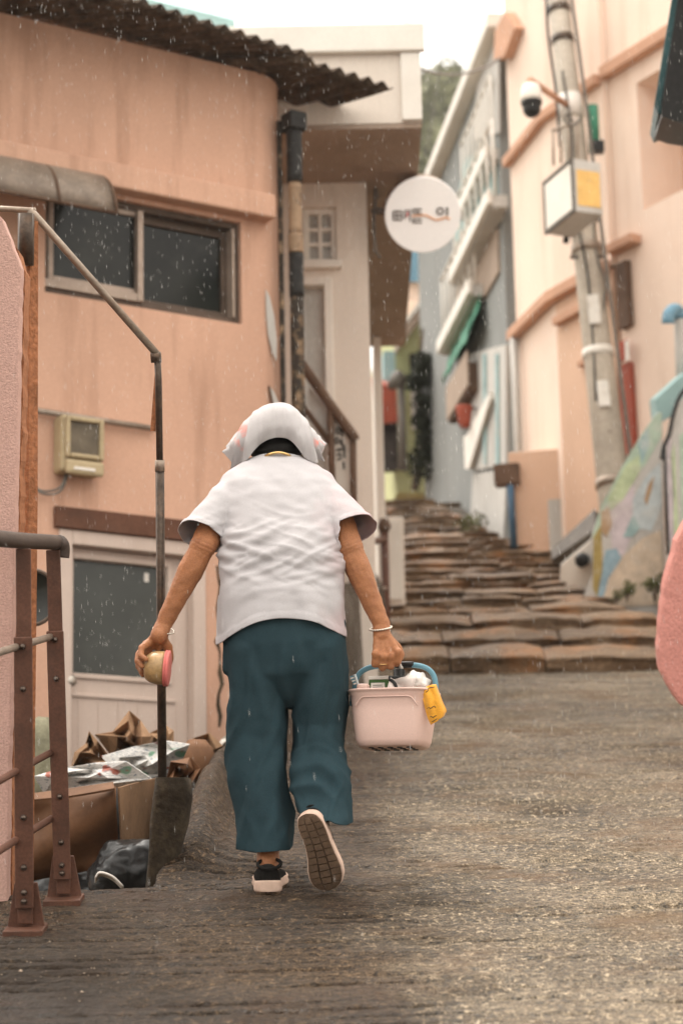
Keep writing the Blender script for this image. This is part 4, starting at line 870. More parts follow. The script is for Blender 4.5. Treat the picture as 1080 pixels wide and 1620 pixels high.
def plant(base, h, w, n, sz, m, label, seed, catg='plant', group=None):
    rng = random.Random(seed); t = thing('plant', base, label, catg, group); mb = MB()
    for i in range(5):
        tip = base + Vector((rng.uniform(-w, w)*.7, rng.uniform(-w, w)*.5, h*rng.uniform(.6, 1)))
        MB().tube([base, base.lerp(tip, .5)+Vector((0,0,h*.1)), tip], [.006,.004,.002], 5).build('stem', M['bark'], t)
        leaves(mb, tip - UP*h*.15, w*.7, n//5, sz, rng)
    rawbuild(mb, 'foliage', M[m], t)
plant(Q(748, 862, 20.9), .30, .16, 260, .022, 'leaf', 'green weed tuft at the foot of the grey house wall', 3)
plant(Q(990, 953, 17.1), .16, .07, 160, .016, 'leaf', 'small moss green weed at the foot of the sand coloured mural patch', 5)
plant(Q(1036, 955, 17.0), .22, .08, 200, .018, 'leaf', 'leafy weed at the corner where the mural wall ends', 6)
plant(Q(975, 955, 17.1), .10, .05, 100, .014, 'leaf', 'tiny weed sprig under the blue mural patch', 8)
rng = random.Random(21)
vn = thing('creeper', Q(660, 740, 26.4), 'dark brown creeper and clutter hanging between the lime and grey houses', 'plant'); mb = MB()
for u, v, r_, sq in ((668,575,.12,1.4),(655,605,.13,.9),(668,640,.12,1.6),(672,690,.13,1.8),(664,735,.18,1.2),(668,600,.13,1),(664,665,.10,1)):
    c = Q(u, v, 26.3); leaves(mb, c, r_, 260, .04, rng, (1,1,sq)); 
rawbuild(mb, 'foliage', M['leaf_dark'], vn)
MB().tube(cat([Q(655, 775, 26.4), Q(668, 690, 26.5), Q(662, 600, 26.5), Q(668, 520, 26.5)], 12), [.05-.003*i for i in range(12)], 7).build('stem', M['bark'], vn)
def tree(u, v, y, w, h, label, seed):
    rng = random.Random(seed); base = Q(u, v, y) ; t = thing('hill_tree', base, label, 'tree', 'trees on the hill behind the houses')
    mb = MB(); mb.tube(cat([base - UP*1.5, base+UP*h*.3+Vector((.2,0,0)), base+UP*h*.62], 8), [k*2.5 for k in (.16,.15,.13,.12,.11,.09,.08,.06)], 8)
    cl = []
    for i in range(16):
        a = rng.uniform(0, 6.28); rr_ = rng.random()**.6*w; zz = h*rng.uniform(.38, 1.0)
        c = base + Vector((math.cos(a)*rr_*(1.15-zz/h*.6), math.sin(a)*rr_*(1.15-zz/h*.6), zz)); cl.append(c)
        mb.tube([base+UP*h*.45, c.lerp(base+UP*h*.5, .4), c], [.15,.10,.04], 5)
    mb.build('trunk', M['bark'], t, True); lf = MB()
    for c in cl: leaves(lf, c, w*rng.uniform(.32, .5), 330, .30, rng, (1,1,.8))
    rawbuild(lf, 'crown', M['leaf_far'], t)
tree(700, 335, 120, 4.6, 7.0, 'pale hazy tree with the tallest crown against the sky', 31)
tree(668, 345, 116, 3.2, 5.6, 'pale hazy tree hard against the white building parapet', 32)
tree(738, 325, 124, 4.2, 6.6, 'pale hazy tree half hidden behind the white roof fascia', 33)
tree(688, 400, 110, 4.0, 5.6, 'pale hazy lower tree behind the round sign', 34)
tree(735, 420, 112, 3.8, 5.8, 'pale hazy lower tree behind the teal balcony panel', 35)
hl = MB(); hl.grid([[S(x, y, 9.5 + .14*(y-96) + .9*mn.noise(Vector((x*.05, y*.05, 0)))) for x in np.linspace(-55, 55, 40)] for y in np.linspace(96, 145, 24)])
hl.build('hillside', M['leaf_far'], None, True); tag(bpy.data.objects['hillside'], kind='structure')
# overhead wires
for i, (p, q, sag) in enumerate(((Q(640, 100, 17), Q(800, 84, 22), .15), (Q(712, -20, 30), Q(672, 250, 40), .1), (Q(600, 16, 30), Q(800, 24, 26), .2))):
    pts = [p.lerp(q, t/12) - UP*sag*4*(t/12)*(1-t/12) for t in range(13)]
    tag(MB().tube(pts, .012, 6).build('overhead_wire', M['wire'], None, True), ['twisted overhead wire from the white parapet to the grey house roof', 'thin wire rising steeply towards the hill', 'faint high wire crossing the open sky'][i], 'wire', 'overhead wires')
# ------------------------------------------------------------------ near left: pink wall end, brown railing, pipe frame
pk = thing('pink_wall', S(-1.2, 6.75, LANE), 'rough pink stucco wall end with a raw orange edge behind the brown railing', 'wall')
front = [Q(u, v, 6.72) for u, v in [(-130,1440),(12,1428),(14,1250),(20,1000),(24,840),(29,640),(31,500),(34,422),(22,390),(4,345),(-130,200)]]
def dens(poly, step):
    out = []
    for p, q in zip(poly, poly[1:]+poly[:1]):
        n = max(1, int((q-p).length/step)); out += [p.lerp(q, i/n) for i in range(n)]
    return out
mb = MB(); fr_ = dens(front, .025); fr_ = [p + Vector((.003*mn.noise(p*40), 0, .003*mn.noise(p*43))) for p in fr_]
mb.prism(fr_, S(-.004, .10, 0)); mb.build('stucco_face', M['pink'], pk, bevel=.004)
mb = MB(); edge = [Q(u, v, 6.824) for u, v in [(-90,1432),(20,1420),(20,1250),(27,1000),(31,840),(36,640),(38,500),(40,430),(28,395),(-90,260)]]
ed = dens(edge, .02); ed = [p + Vector((.006*mn.noise(p*30), 0, .006*mn.noise(p*33))) for p in ed]
mb.prism(ed, S(-.012, .20, 0)); mb.build('raw_edge', M['orange_edge'], pk)
post_o = thing('timber_post', S(-.96, 7.1, -1.3), 'weathered orange brown timber post behind the pink wall end', 'post')
MB().tube([Q(38, 1420, 7.2), Q(46, 800, 7.22), Q(48, 350, 7.25)], [.030,.028,.026], 4).build('post', M['orange_edge'], post_o)
MB().tube([Q(41, 420, 7.2), Q(42, 338, 7.2)], [.026,.026], 8).build('cap_sleeve', M['pipe'], post_o, True)

rl = thing('brown_railing', G(70, 1450), 'brown painted steel railing with bolted posts and dark rounded handrail', 'railing')
def rail_post(uv, vtop, w, lean_u):
    b = G(*uv); y = b.y*CP + b.z*SP
    top = Q(uv[0]+lean_u, vtop, y); sc_ = y/FPX
    X, Z, Yn = Vector((1,0,0)), (top-b).normalized(), S(0,-1,0)
    fr = Frame(b, X, up=Z); fr.n = (Yn - Z*Yn.dot(Z)).normalized(); h = (top-b).length
    hw = w*sc_/2
    MB().box(fr, -hw*.82, hw*.82, .02, h, -.014, 0).build('post', M['brown_rail'], rl, bevel=.003)
    MB().box(fr, -hw, hw, .065, h*.77, .002, .014).build('face_plate', M['brown_rail'], rl, bevel=.003)
    bw = hw*2.1
    MB().prism([fr.P(-bw, 0, -.018), fr.P(bw, 0, -.018), fr.P(hw*1.25, .13, -.018), fr.P(-hw*1.25, .13, -.018)], -fr.n*.012).build('gusset', M['brown_rail'], rl, bevel=.002)
    MB().box(fr, -bw*1.03, bw*1.03, -.012, .012, -.07, .055).build('base_plate', M['brown_rail'], rl, bevel=.003)
    for t in (.745, .635, .30, .17, .105, .074):
        c = fr.P(0, h*t if t > .11 else (h*t if t == .105 else .085), .0141)
        MB().tube([c, c+fr.n*.004, c+fr.n*.009, c+fr.n*.012], [.0085,.0085,.006,.002], 10).build('bolt', M['bolt'], rl, True)
    return fr, h, y
p1 = rail_post((40, 1474), 868, 29, -3); p2 = rail_post((101, 1426), 870, 27, -17)
y1, y2 = p1[2], p2[2]
tops = [Q(-140, 838, 5.2), Q(-40, 848, 5.75), Q(30, 855, y1), Q(86, 858, y2)]
mb = MB(); pts = cat([tops[0], tops[1], tops[2], tops[3], Q(96, 859, y2+.02), Q(99, 868, y2+.03), Q(98, 882, y2+.03)], 26)
for_r = [.0225]*26; mb.tube(pts, for_r, 14); o = mb.build('handrail', M['handrail'], rl, True)
for va, vb in ((1030, 1007), (1238, 1190), (1350, 1295)):
    MB().tube([Q(-160, va+ (va-vb)*2.6, 5.1), Q(-20, va+8, 5.85), Q(30, (va+vb)/2+4, y1+.02), Q(82, vb, y2+.01)], .0105, 10).build('rod', M['pipe_pale'] if va == 1030 else M['brown_rail'], rl, True)

pf = thing('pipe_frame', Q(257, 1390, 7.25), 'thin dark steel pipe pole with a slanting top arm beside the woman', 'pole')
PY = 7.25
MB().tube([Q(258, 1330, PY), Q(255, 1000, PY), Q(253, 735, PY)], .0142, 14).build('pole', M['pipe'], pf, True)
MB().tube([Q(253, 740, PY), Q(251, 600, PY), Q(249, 566, PY)], .0108, 14).build('upper_pole', M['pipe'], pf, True)
MB().tube([Q(253, 746, PY), Q(253, 728, PY)], .0155, 14).build('collar', M['pipe_pale'], pf, True)
MB().tube([Q(250, 562, PY), Q(60, 345, PY+.02), Q(48, 332, PY+.02)], .0118, 14).build('slanting_arm', M['pipe_pale'], pf, True)
MB().tube([Q(56, 333, PY+.02), Q(-60, 327, PY+.1)], .0095, 12).build('top_bar', M['pipe_pale'], pf, True)
MB().tube([Q(239, 566, PY), Q(255, 565, PY)], .017, 12).build('elbow', M['pipe'], pf, True)
MB().prism([Q(245, 592, PY+.01), Q(249, 592, PY+.01), Q(246, 682, PY+.01), Q(238, 682, PY+.01)], S(0,.006,0)).build('flat_brace', M['orange_edge'], pf)
mb = MB(); bl = []
for j, (v, l, r) in enumerate(((1232,244,300),(1262,241,306),(1300,238,298),(1345,236,288),(1400,232,280),(1450,230,275))):
    c = Q((l+r)/2, v, PY+.02); hw = (r-l)/2/FPX*PY
    rg = ring(c, Vector((1,0,0)), Vector((0,1,0)), hw, .06, 22, 3.2); bl.append([p + Vector((.008*mn.noise(p*22), .008*mn.noise(p*25+Vector((9,0,0))), .006*mn.noise(p*20))) for p in rg])
mb.loft(bl); mb.build('concrete_foot', M['concrete_block'], pf, True)

# second railing along the lane edge, mostly behind the woman
r2 = thing('lane_edge_railing', S(-.2, 11.5, LANE), 'brown pipe railing along the lane edge behind the woman', 'railing')
spots2 = [(-.44, 9.25), (-.33, 11.0), (.07, 13.6), (.30, 15.9)]
for i, (x, y) in enumerate(spots2):
    b = S(x, y, LANE); hgt = 1.0 if i < 3 else 1.02
    MB().tube([b - UP*.02, b+UP*hgt], .028 if i != 3 else .03, 10).build('post', M['brown_rail'], r2, True)
def r2p(i, h): return S(spots2[i][0], spots2[i][1], LANE) + UP*h
for h in (.38, .60, .95):
    MB().tube([r2p(0, h)+S(-.012,-.16,0), r2p(0, h), r2p(1, h), r2p(2, h), r2p(3, h)], .0135 if h < .9 else .024, 10).build('rail', M['pipe_pale'] if h < .9 else M['brown_rail'], r2, True)
MB().tube([r2p(3, 1.0), r2p(3, 1.04), r2p(3, 1.10)], [.03,.05,.03], 12).build('finial', M['dark_brown'], r2, True)
kb = MB(); rows = []
for y in np.arange(9.0, 15.8, .2):
    x = path(y); hgt = .08 + .62*sst(11.2, 13.6, y); n_ = .03*mn.noise(Vector((y*2, 0, 0)))
    rows.append([S(x-.16, y, LANE-.9), S(x-.14, y, LANE+hgt*.9+n_), S(x-.09, y, LANE+hgt+n_), S(x+.0, y, LANE+hgt+n_*.5), S(x+.05, y, LANE+hgt*.85), S(x+.09, y, LANE-.05)])
kb.grid(rows); tag(kb.build('lane_kerb', M['kerb'], None, True), 'lumpy wet concrete kerb along the drop at the lane edge', 'kerb')
mbx = thing('meter_cabinet', Q(623, 948, 17.0), 'tall narrow off white meter cabinet at the left foot of the stairs', 'cabinet')
MB().prism([Q(606, 960, 17.0), Q(641, 958, 17.0), Q(638, 818, 17.0), Q(606, 818, 17.0)], S(0, .25, 0)).build('cabinet_body', M['white_wall'], mbx, bevel=.012)
MB().prism([Q(610, 950, 16.99), Q(637, 948, 16.99), Q(634, 824, 16.99), Q(610, 824, 16.99)], S(0, -.012, 0)).build('cabinet_door', M['white_trim'], mbx, bevel=.006)
MB().tube([Q(613, 885, 16.97), Q(613, 895, 16.97)], .008, 8).build('latch', M['steel'], mbx, True)

# plaster lump at the right edge
pr = [(1120,800),(1086,822),(1070,856),(1058,890),(1049,930),(1044,975),(1041,1010),(1040,1042),(1044,1064),(1053,1084),(1062,1100),(1073,1114),(1083,1122),(1100,1160),(1112,1210),(1128,1252),(1230,1252),(1230,800)]
PYr = 9.6; pr3 = dens([Q(u, v, PYr) for u, v in pr], .035); pr3 = [p + Vector((.010*mn.noise(p*17), 0, .010*mn.noise(p*19+Vector((4,0,0))))) for p in pr3]
pw = thing('pink_plaster_wall', S(1.8, PYr, LANE), 'bulging coral pink plaster wall end standing in front of the mural wall', 'wall')
MB().prism(pr3, S(.05, .45, 0)).build('plaster_mass', mat('coral_plaster', (.58,.255,.215), .85, .1, 5, .1, 90, .7, 70, .01), pw, bevel=.02)

# ------------------------------------------------------------------ rubbish in the sunken yard
def crumple(poly, y, seed, amp, th=.006, sub=3):
    rng = random.Random(seed); mb = MB(); c = sum((Vector((u, v, 0)) for u, v in poly), Vector())/len(poly)
    n = len(poly); pts = []; 
    for f in (1.0, .62, .3):
        for u, v in poly:
            uu, vv = c.x+(u-c.x)*f, c.y+(v-c.y)*f; pts.append(Q(uu, vv, y + rng.uniform(-amp, amp)*(1 if f < 1 else .5)))
    pts.append(Q(c.x, c.y, y + rng.uniform(-amp, amp))); fs = []
    for k in range(2):
        for i in range(n): j = (i+1) % n; fs += [(k*n+i, k*n+j, (k+1)*n+j), (k*n+i, (k+1)*n+j, (k+1)*n+i)]
    for i in range(n): fs.append((2*n+i, 2*n+(i+1)%n, 3*n))
    mb.add(pts, fs); return mb, th
def waste(name, poly, y, seed, amp, m, label, catg, group=None, th=.006):
    mb, th = crumple(poly, y, seed, amp, th); o = mb.build(name, M[m], None); s_ = o.modifiers.new('t', 'SOLIDIFY'); s_.thickness = th; s_.offset = 1
    return tag(o, label, catg, group)
def printmat():                      # white printed carton with coloured blocks
    m = mat('printed_carton', (.58,.56,.53), .55, .08, 9, .06, 60, .15, 40, dirt=(.33,.29,.24), dirt_amt=.5, dirt_s=7)
    t = m.node_tree; N, L = t.nodes, t.links; b = N['Principled BSDF']; src = b.inputs['Base Color'].links[0].from_socket; tc = N.new('ShaderNodeTexCoord')
    for sc_, th, col, mp in ((9, .62, (.16,.30,.20,1), (1,1,2.2)), (11, .65, (.30,.10,.07,1), (1.2,1,2)), (60, .60, (.22,.24,.26,1), (1,1,5))):
        q = N.new('ShaderNodeMapping'); q.inputs['Scale'].default_value = mp; q.inputs['Location'].default_value = (sc_, 2, 3); L.new(tc.outputs['Object'], q.inputs[0])
        n = N.new('ShaderNodeTexNoise'); n.inputs['Scale'].default_value = sc_; n.inputs['Detail'].default_value = 1; L.new(q.outputs[0], n.inputs['Vector'])
        r = N.new('ShaderNodeMapRange'); r.inputs[1].default_value = th; r.inputs[2].default_value = th+.03; L.new(n.outputs['Fac'], r.inputs[0])
        x = N.new('ShaderNodeMix'); x.data_type = 'RGBA'; L.new(r.outputs[0], x.inputs[0]); L.new(src, x.inputs[6]); x.inputs[7].default_value = col; src = x.outputs[2]
    L.new(src, b.inputs['Base Color']); return m
M['print'] = printmat()
# big soaked carton: body with front panel, flap and side
cx = thing('soaked_carton', Q(120, 1390, 8.0), 'large soaked brown cardboard carton slumped behind the railing', 'carton')
fp = [(40,1262),(80,1256),(120,1252),(160,1248),(184,1244)]; rows = []
for j in range(9):
    t = j/8; rows.append([Q(u + 8*math.sin(t*5+i*.8)*t*.5 + t*(4 if i > 3 else 0), v + t*(132 + 4*i - 6*t*i), 8.0 + .05*math.sin(t*6+i) + .03*t) for i, (u, v) in enumerate(fp)])
o = MB().grid([cat(r, 15) for r in rows]).build('front_panel', M['card_wet'], cx, True); o.modifiers.new('t', 'SOLIDIFY').thickness = .008
o = MB().grid([cat([Q(186, 1246, 8.0), Q(215, 1238, 8.25), Q(250, 1230, 8.6)], 7), cat([Q(189, 1300, 8.02), Q(215, 1290, 8.28), Q(250, 1280, 8.6)], 7), cat([Q(192, 1350, 8.03), Q(212, 1340, 8.25), Q(235, 1325, 8.5)], 7)]).build('side_panel', M['card'], cx, False); o.modifiers.new('t', 'SOLIDIFY').thickness = .006
o = MB().grid([cat([Q(52, 1258, 7.97), Q(110, 1250, 7.97), Q(180, 1240, 7.97)], 9), cat([Q(50, 1268, 7.93), Q(112, 1262, 7.92), Q(182, 1250, 7.92)], 9)]).build('top_flap', M['card_wet'], cx, False); o.modifiers.new('t', 'SOLIDIFY').thickness = .008
waste('carton_sheet', [(54,1228),(100,1214),(150,1208),(200,1205),(240,1232),(190,1246),(120,1252),(70,1256)], 8.3, 1, .05, 'print', 'white printed carton sheet lying on top of the soaked brown carton', 'carton', th=.005)
waste('carton_sheet', [(160,1196),(215,1180),(262,1172),(300,1178),(290,1200),(255,1225),(215,1240),(185,1225)], 8.7, 2, .07, 'print', 'white printed carton sheet leaning behind the thin pipe pole', 'carton', th=.005)
waste('torn_carton', [(112,1218),(118,1190),(136,1176),(142,1158),(155,1172),(180,1205),(150,1215)], 8.9, 3, .10, 'card', 'torn brown carton flap folded open beside the white door', 'carton')
waste('torn_carton', [(150,1162),(180,1158),(205,1124),(222,1140),(240,1165),(236,1195),(205,1188),(175,1195)], 9.1, 14, .14, 'card', 'torn brown carton standing in a sharp peak against the white door', 'carton')
waste('torn_carton', [(236,1160),(262,1148),(275,1156),(276,1190),(250,1198),(234,1190)], 9.3, 25, .08, 'card', 'small brown carton corner behind the thin pipe pole', 'carton')
waste('torn_carton', [(285,1192),(305,1168),(330,1160),(352,1180),(362,1200),(340,1225),(300,1212)], 9.6, 6, .12, 'card', 'crumpled brown carton heap against the cracked wall', 'carton')
waste('torn_carton', [(262,1238),(270,1205),(300,1198),(318,1215),(312,1245),(280,1252)], 8.5, 7, .08, 'card_wet', 'wet brown carton scrap behind the concrete foot of the pole', 'carton')
waste('torn_carton', [(330,1205),(350,1170),(372,1150),(384,1165),(380,1190),(350,1215)], 10.2, 9, .10, 'paper', 'pale crumpled wrapper on the heap by the kerb', 'wrapper')
mb = MB(); c = Q(312, 1205, 8.9); mb.loft([ring(c + UP*z, Vector((1,.3,0)), Vector((-.3,1,0)), rx*(1+.12*math.sin(z*90)), rx*.8, 18, 2.6) for z, rx in ((-.10,.045),(-.07,.07),(0,.075),(.05,.065),(.085,.03))])
tag(mb.build('dark_lump', M['card_wet'], None, True), 'dark crumpled sodden paper lump by the kerb', 'waste'); 
# black bags
def bag(c, rx, ry, rz, seed, label):
    bm = bmesh.new(); bmesh.ops.create_icosphere(bm, subdivisions=5, radius=1)
    for v in bm.verts:
        n = v.co.copy(); k = 1 + .16*mn.noise(n*1.7 + Vector((seed, 0, 0))) + .10*abs(mn.noise(n*4.2 + Vector((0, seed, 0)))) - .06*abs(mn.noise(n*9 + Vector((0, 0, seed))))
        v.co = Vector((n.x*rx*k, n.y*ry*k, n.z*rz*k)) + c
    me = bpy.data.meshes.new('rubbish_bag'); bm.to_mesh(me); bm.free()
    return tag(link(me, 'rubbish_bag', M['bagblack'], None, True), label, 'rubbish bag')
M['bagblack'] = mat('black_bag_film', (.014,.014,.014), .28, .2, 10, 0, 10, .3, 30, .01, spec=.25)
bag(Q(215, 1385, 7.9), .16, .16, .13, 2.0, 'glossy black rubbish bag beside the concrete foot of the pole')
bag(Q(140, 1420, 8.3), .24, .2, .15, 5.0, 'black rubbish bag sunk under the soaked carton')
bag(Q(300, 1330, 8.6), .13, .2, .22, 8.0, 'black rubbish bag wedged between the concrete foot and the kerb')
bag(Q(225, 1300, 9.4), .34, .25, .30, 11.0, 'large dark rubbish bag under the printed carton sheets')
mb = MB(); rows = []
for j in range(7):
    t = j/6; rows.append([Q(u, v + 12*(1-math.cos(t*1.6)) - (8*t if i else 4*t), 7.5+.10*t) for i, (u, v) in enumerate(((150,1388),(156,1380),(168,1381),(182,1388),(196,1402)))])
o = mb.grid([cat(r, 14) for r in rows]).build('broken_plate', M['white_plastic'], None, True); o.modifiers.new('t', 'SOLIDIFY').thickness = .006
tag(o, 'white broken plastic basin rim poking out of the rubbish', 'basin')
mb = MB(); cc_ = Q(52, 945, 8.4); mb.loft([ring(cc_ + S(0, t, 0), Vector((1,0,0)), UP, r, r*1.1, 30) for t, r in ((-.01,.088),(-.02,.092),(-.004,.096),(.03,.07),(.034,.02))])
tag(mb.build('hanging_basin', M['glass_dark'], None, True), 'dark round metal basin hung behind the brown railing', 'basin')
mb = MB(); mb.tube(ring(cc_ + S(0,-.02,0), Vector((1,0,0)), UP, .094, .103, 30) + [ring(cc_ + S(0,-.02,0), Vector((1,0,0)), UP, .094, .103, 30)[0]], .008, 6)
o = mb.build('basin_rim', M['alu_dark'], bpy.data.objects['hanging_basin'], True); o.matrix_parent_inverse = Matrix.Identity(4)
mb = MB(); rk = Q(62, 1215, 8.6); rings = []
for z, f in ((-.45,1.1),(-.15,1.05),(.05,.95),(.15,.7),(.19,.2)): rings.append([p + Vector((.03*mn.noise(p*9), .03*mn.noise(p*8), .02*mn.noise(p*10))) for p in ring(rk + UP*z, Vector((1,0,0)), Vector((0,1,0)), .105*f, .14*f, 20, 2.6)])
mb.loft(rings); tag(mb.build('mossy_boulder', mat('green_grey_rock', (.16,.15,.10), .9, .3, 9, .15, 40, .7, 40, .01), None, True), 'mossy grey green boulder behind the brown railing', 'boulder')
# ------------------------------------------------------------------ the woman
wo_ = thing('person', G(440, 1418), 'person in white T-shirt, teal wide trousers and towel over the head, walking uphill', 'person')
XA = Vector((1, 0, 0))
def sm(a, b, t): return a + (b-a)*t
# shoes ---------------------------------------------------------
def shoe_w(t):                       # half widths (inner, outer) along the shoe, heel 0 .. toe 1
    base = [(0,.0),(.015,.020),(.05,.031),(.12,.0375),(.22,.0395),(.4,.0385),(.55,.043),(.7,.0505),(.82,.0505),(.92,.041),(.975,.024),(1,.0)]
    for (a, b), (c, d) in zip(base, base[1:]):
        if t <= c: return b + (d-b)*(t-a)/(c-a)
    return 0
def shoe(org, fwd, up, side, name_label, L=.245):
    fwd, up = fwd.normalized(), up.normalized(); rt = fwd.cross(up).normalized()
    def loc(x, y, z): return org + rt*x + fwd*y + up*z
    N_ = 30
    def outline(k, z, bias=0): 
        out = []
        for i in range(N_+1):
            t = .5-.5*math.cos(math.pi*i/N_); out.append((t, shoe_w(t)*k))
        lft = [(-w + side*.010*(math.sin(t*3.1)-.3) , t) for t, w in out]; rgt = [(w + side*.010*(math.sin(t*3.1)-.3), t) for t, w in out[::-1]]
        return [loc(x*1.0, t*L, z(t)) for x, t in lft[:-1] + rgt[:-1]]
    spring = lambda t: .012*max(0, (t-.72)/.28)**2 + .004*max(0, (.12-t)/.12)
    prof = [(.95, 0.004), (1.06, .006), (1.08, .012), (1.02, .021), (1.05, .030), (.96, .034)]
    rings = [outline(k, (lambda t, h=h: spring(t) + h*(1.15 - .35*t))) for k, h in prof]
    so = MB().loft(rings).build('midsole', M['sole'], wo_, True)
    # tread blocks under the sole
    tb = MB()
    rows_ = 11
    for r in range(rows_):
        t0, t1 = .03 + .94*r/rows_ + .006, .03 + .94*(r+1)/rows_ - .006
        for c in range(3):
            def xx(f, t): w = shoe_w(t)*1.0; return -w + 2*w*f + side*.010*(math.sin(t*3.1)-.3)
            f0, f1 = c/3 + .02, (c+1)/3 - .02; bow = .012*(1 if c == 1 else 0)
            tb.hexa([loc(xx(f0,t0), (t0+bow)*L, spring(t0)-.003), loc(xx(f1,t0), (t0+bow)*L, spring(t0)-.003), loc(xx(f1,t1), (t1+bow)*L, spring(t1)-.003), loc(xx(f0,t1), (t1+bow)*L, spring(t1)-.003),
                     loc(xx(f0,t0), (t0+bow)*L, spring(t0)+.006), loc(xx(f1,t0), (t0+bow)*L, spring(t0)+.006), loc(xx(f1,t1), (t1+bow)*L, spring(t1)+.006), loc(xx(f0,t1), (t1+bow)*L, spring(t1)+.006)])
    tb.build('tread', M['tread'], wo_)
    base = outline(.97, lambda t: spring(t) + .0005)
    MB().add(base, [tuple(range(len(base)))]).build('outsole', M['tread'], wo_)
    # knitted upper: arched sections from heel to toe
    secs = []
    for t, h, k in ((.010,.060,.75),(.04,.082,.90),(.10,.088,.95),(.20,.082,.98),(.32,.080,.98),(.45,.074,.99),(.6,.062,.98),(.75,.052,.97),(.87,.043,.95),(.95,.034,.85),(.985,.026,.5)):
        w = shoe_w(t)*k + .001; cx_ = side*.010*(math.sin(t*3.1)-.3); z0 = spring(t)+.022; sec = []
        for j in range(17):
            a = math.pi*j/16; ca, sa = math.cos(a), math.sin(a)
            sec.append(loc(cx_ - w*math.copysign(abs(ca)**.75, ca), t*L, z0 + (h-.022)*abs(sa)**.8))
        secs.append(sec)
    up_ = MB(); up_.grid(secs); n = 17; up_.f.append(tuple(range(n))); up_.f.append(tuple((len(secs)-1)*n+i for i in range(n-1, -1, -1)))
    up_.build('shoe_upper', M['shoe'], wo_, True)
    cl = [loc(side*-.003 + .034*math.cos(a), L*.20 + .047*math.sin(a), .084 + .008*math.sin(a)) for a in [2*math.pi*i/24 for i in range(25)]]
    MB().tube(cl, .0055, 8).build('shoe_collar', M['shoe'], wo_, True)
lf_heel = G(424, 1416); LFW = S(.03, 1, 0); LUP = S(0, 0, 1)
shoe(lf_heel - LFW.normalized()*.005 + LUP*.001, LFW, LUP, -1, 'l')
rt_toe = Q(521, 1411, 6.70); rt_heel = Q(485, 1288, 6.66)
RFW = (rt_toe - rt_heel); RL = RFW.length; RUPv = S(.22, .97, .05); RUPv = RUPv - RFW.normalized()*RUPv.dot(RFW.normalized())
shoe(rt_heel - RFW.normalized()*.0, RFW, RUPv, 1, 'r', RL)

# body ----------------------------------------------------------
bd = MB()
hipc = Q(447, 985, 7.0); chest = Q(440, 840, 7.10); neckb = Q(438, 735, 7.24); headc = Q(437, 698, 7.36)
bd.capsule(Q(415, 985, 7.0), Q(480, 985, 7.0), .095, .095); bd.capsule(hipc, Q(442, 900, 7.06), .10, .105); bd.capsule(Q(442, 900, 7.06), chest, .105, .11)
bd.capsule(Q(400, 800, 7.14), Q(478, 800, 7.14), .085, .085); bd.capsule(chest, Q(438, 770, 7.2), .10, .08); bd.capsule(Q(438, 765, 7.2), headc, .056, .052)
hd = headc; fdir = S(0, .80, -.60).normalized()          # the face looks up the lane and down at the ground
hup = S(0, .58, .80).normalized()
bd.capsule(hd + hup*.022, hd + hup*.026, .080, .078); bd.capsule(hd + fdir*.03 + hup*.02, hd + fdir*.045 - hup*.055, .070, .052)
bd.capsule(hd + fdir*.088 + hup*.005, hd + fdir*.112 - hup*.025, .009, .013, 8, 3)                      # nose
for s_ in (-1, 1):
    bd.capsule(hd + XA*s_*.078 + hup*.012, hd + XA*s_*.080 - hup*.022, .014, .010, 8, 3)                 # ears
    bd.capsule(hd + fdir*.085 + XA*s_*.03 + hup*.030, hd + fdir*.082 + XA*s_*.045 + hup*.028, .012, .010, 8, 3)
bd.capsule(hd + fdir*.088 - hup*.055 - XA*.02, hd + fdir*.088 - hup*.055 + XA*.02, .009, .009, 8, 3)
def limb(pts, rs, n=14):
    for (a, b, ra, rb) in zip(pts, pts[1:], rs, rs[1:]): bd.capsule(a, b, ra, rb, n)
# legs
limb([Q(412, 1000, 7.0), Q(417, 1170, 6.99), Q(424, 1350, 6.83), Q(424, 1392, 6.785)], [.085,.060,.034,.032])
limb([Q(424, 1392, 6.785), Q(425, 1402, 6.88)], [.031,.028])
limb([Q(485, 1000, 7.0), Q(503, 1160, 7.04), Q(502, 1294, 6.765)], [.085,.060,.033]); limb([Q(502, 1294, 6.765), Q(508, 1370, 6.735)], [.033,.028])
# arms
SL, EL, WL = Q(360, 792, 7.14), Q(320, 866, 7.02), Q(258, 990, 6.985)
SRt, ER, WR = Q(522, 792, 7.14), Q(553, 868, 7.03), Q(603, 988, 6.975)
limb([SL, SL.lerp(EL, .55), EL], [.046,.046,.042]); limb([EL, EL.lerp(WL, .28), EL.lerp(WL, .65), WL], [.038,.0405,.032,.0255])
limb([SRt, SRt.lerp(ER, .55), ER], [.046,.047,.044]); limb([ER, ER.lerp(WR, .28), ER.lerp(WR, .65), WR], [.039,.041,.0325,.0265])
bd.capsule(EL + S(-.022,-.012,.0), EL + S(-.018,-.020,-.02), .020, .018, 10); bd.capsule(ER + S(.012,-.022,0), ER + S(.010,-.026,-.02), .020, .018, 10)
def fing(pts, r0, r1):
    n = len(pts)-1
    for i in range(n): bd.capsule(pts[i], pts[i+1], sm(r0, r1, i/n), sm(r0, r1, (i+1)/n), 10, 3)
HY = 6.95
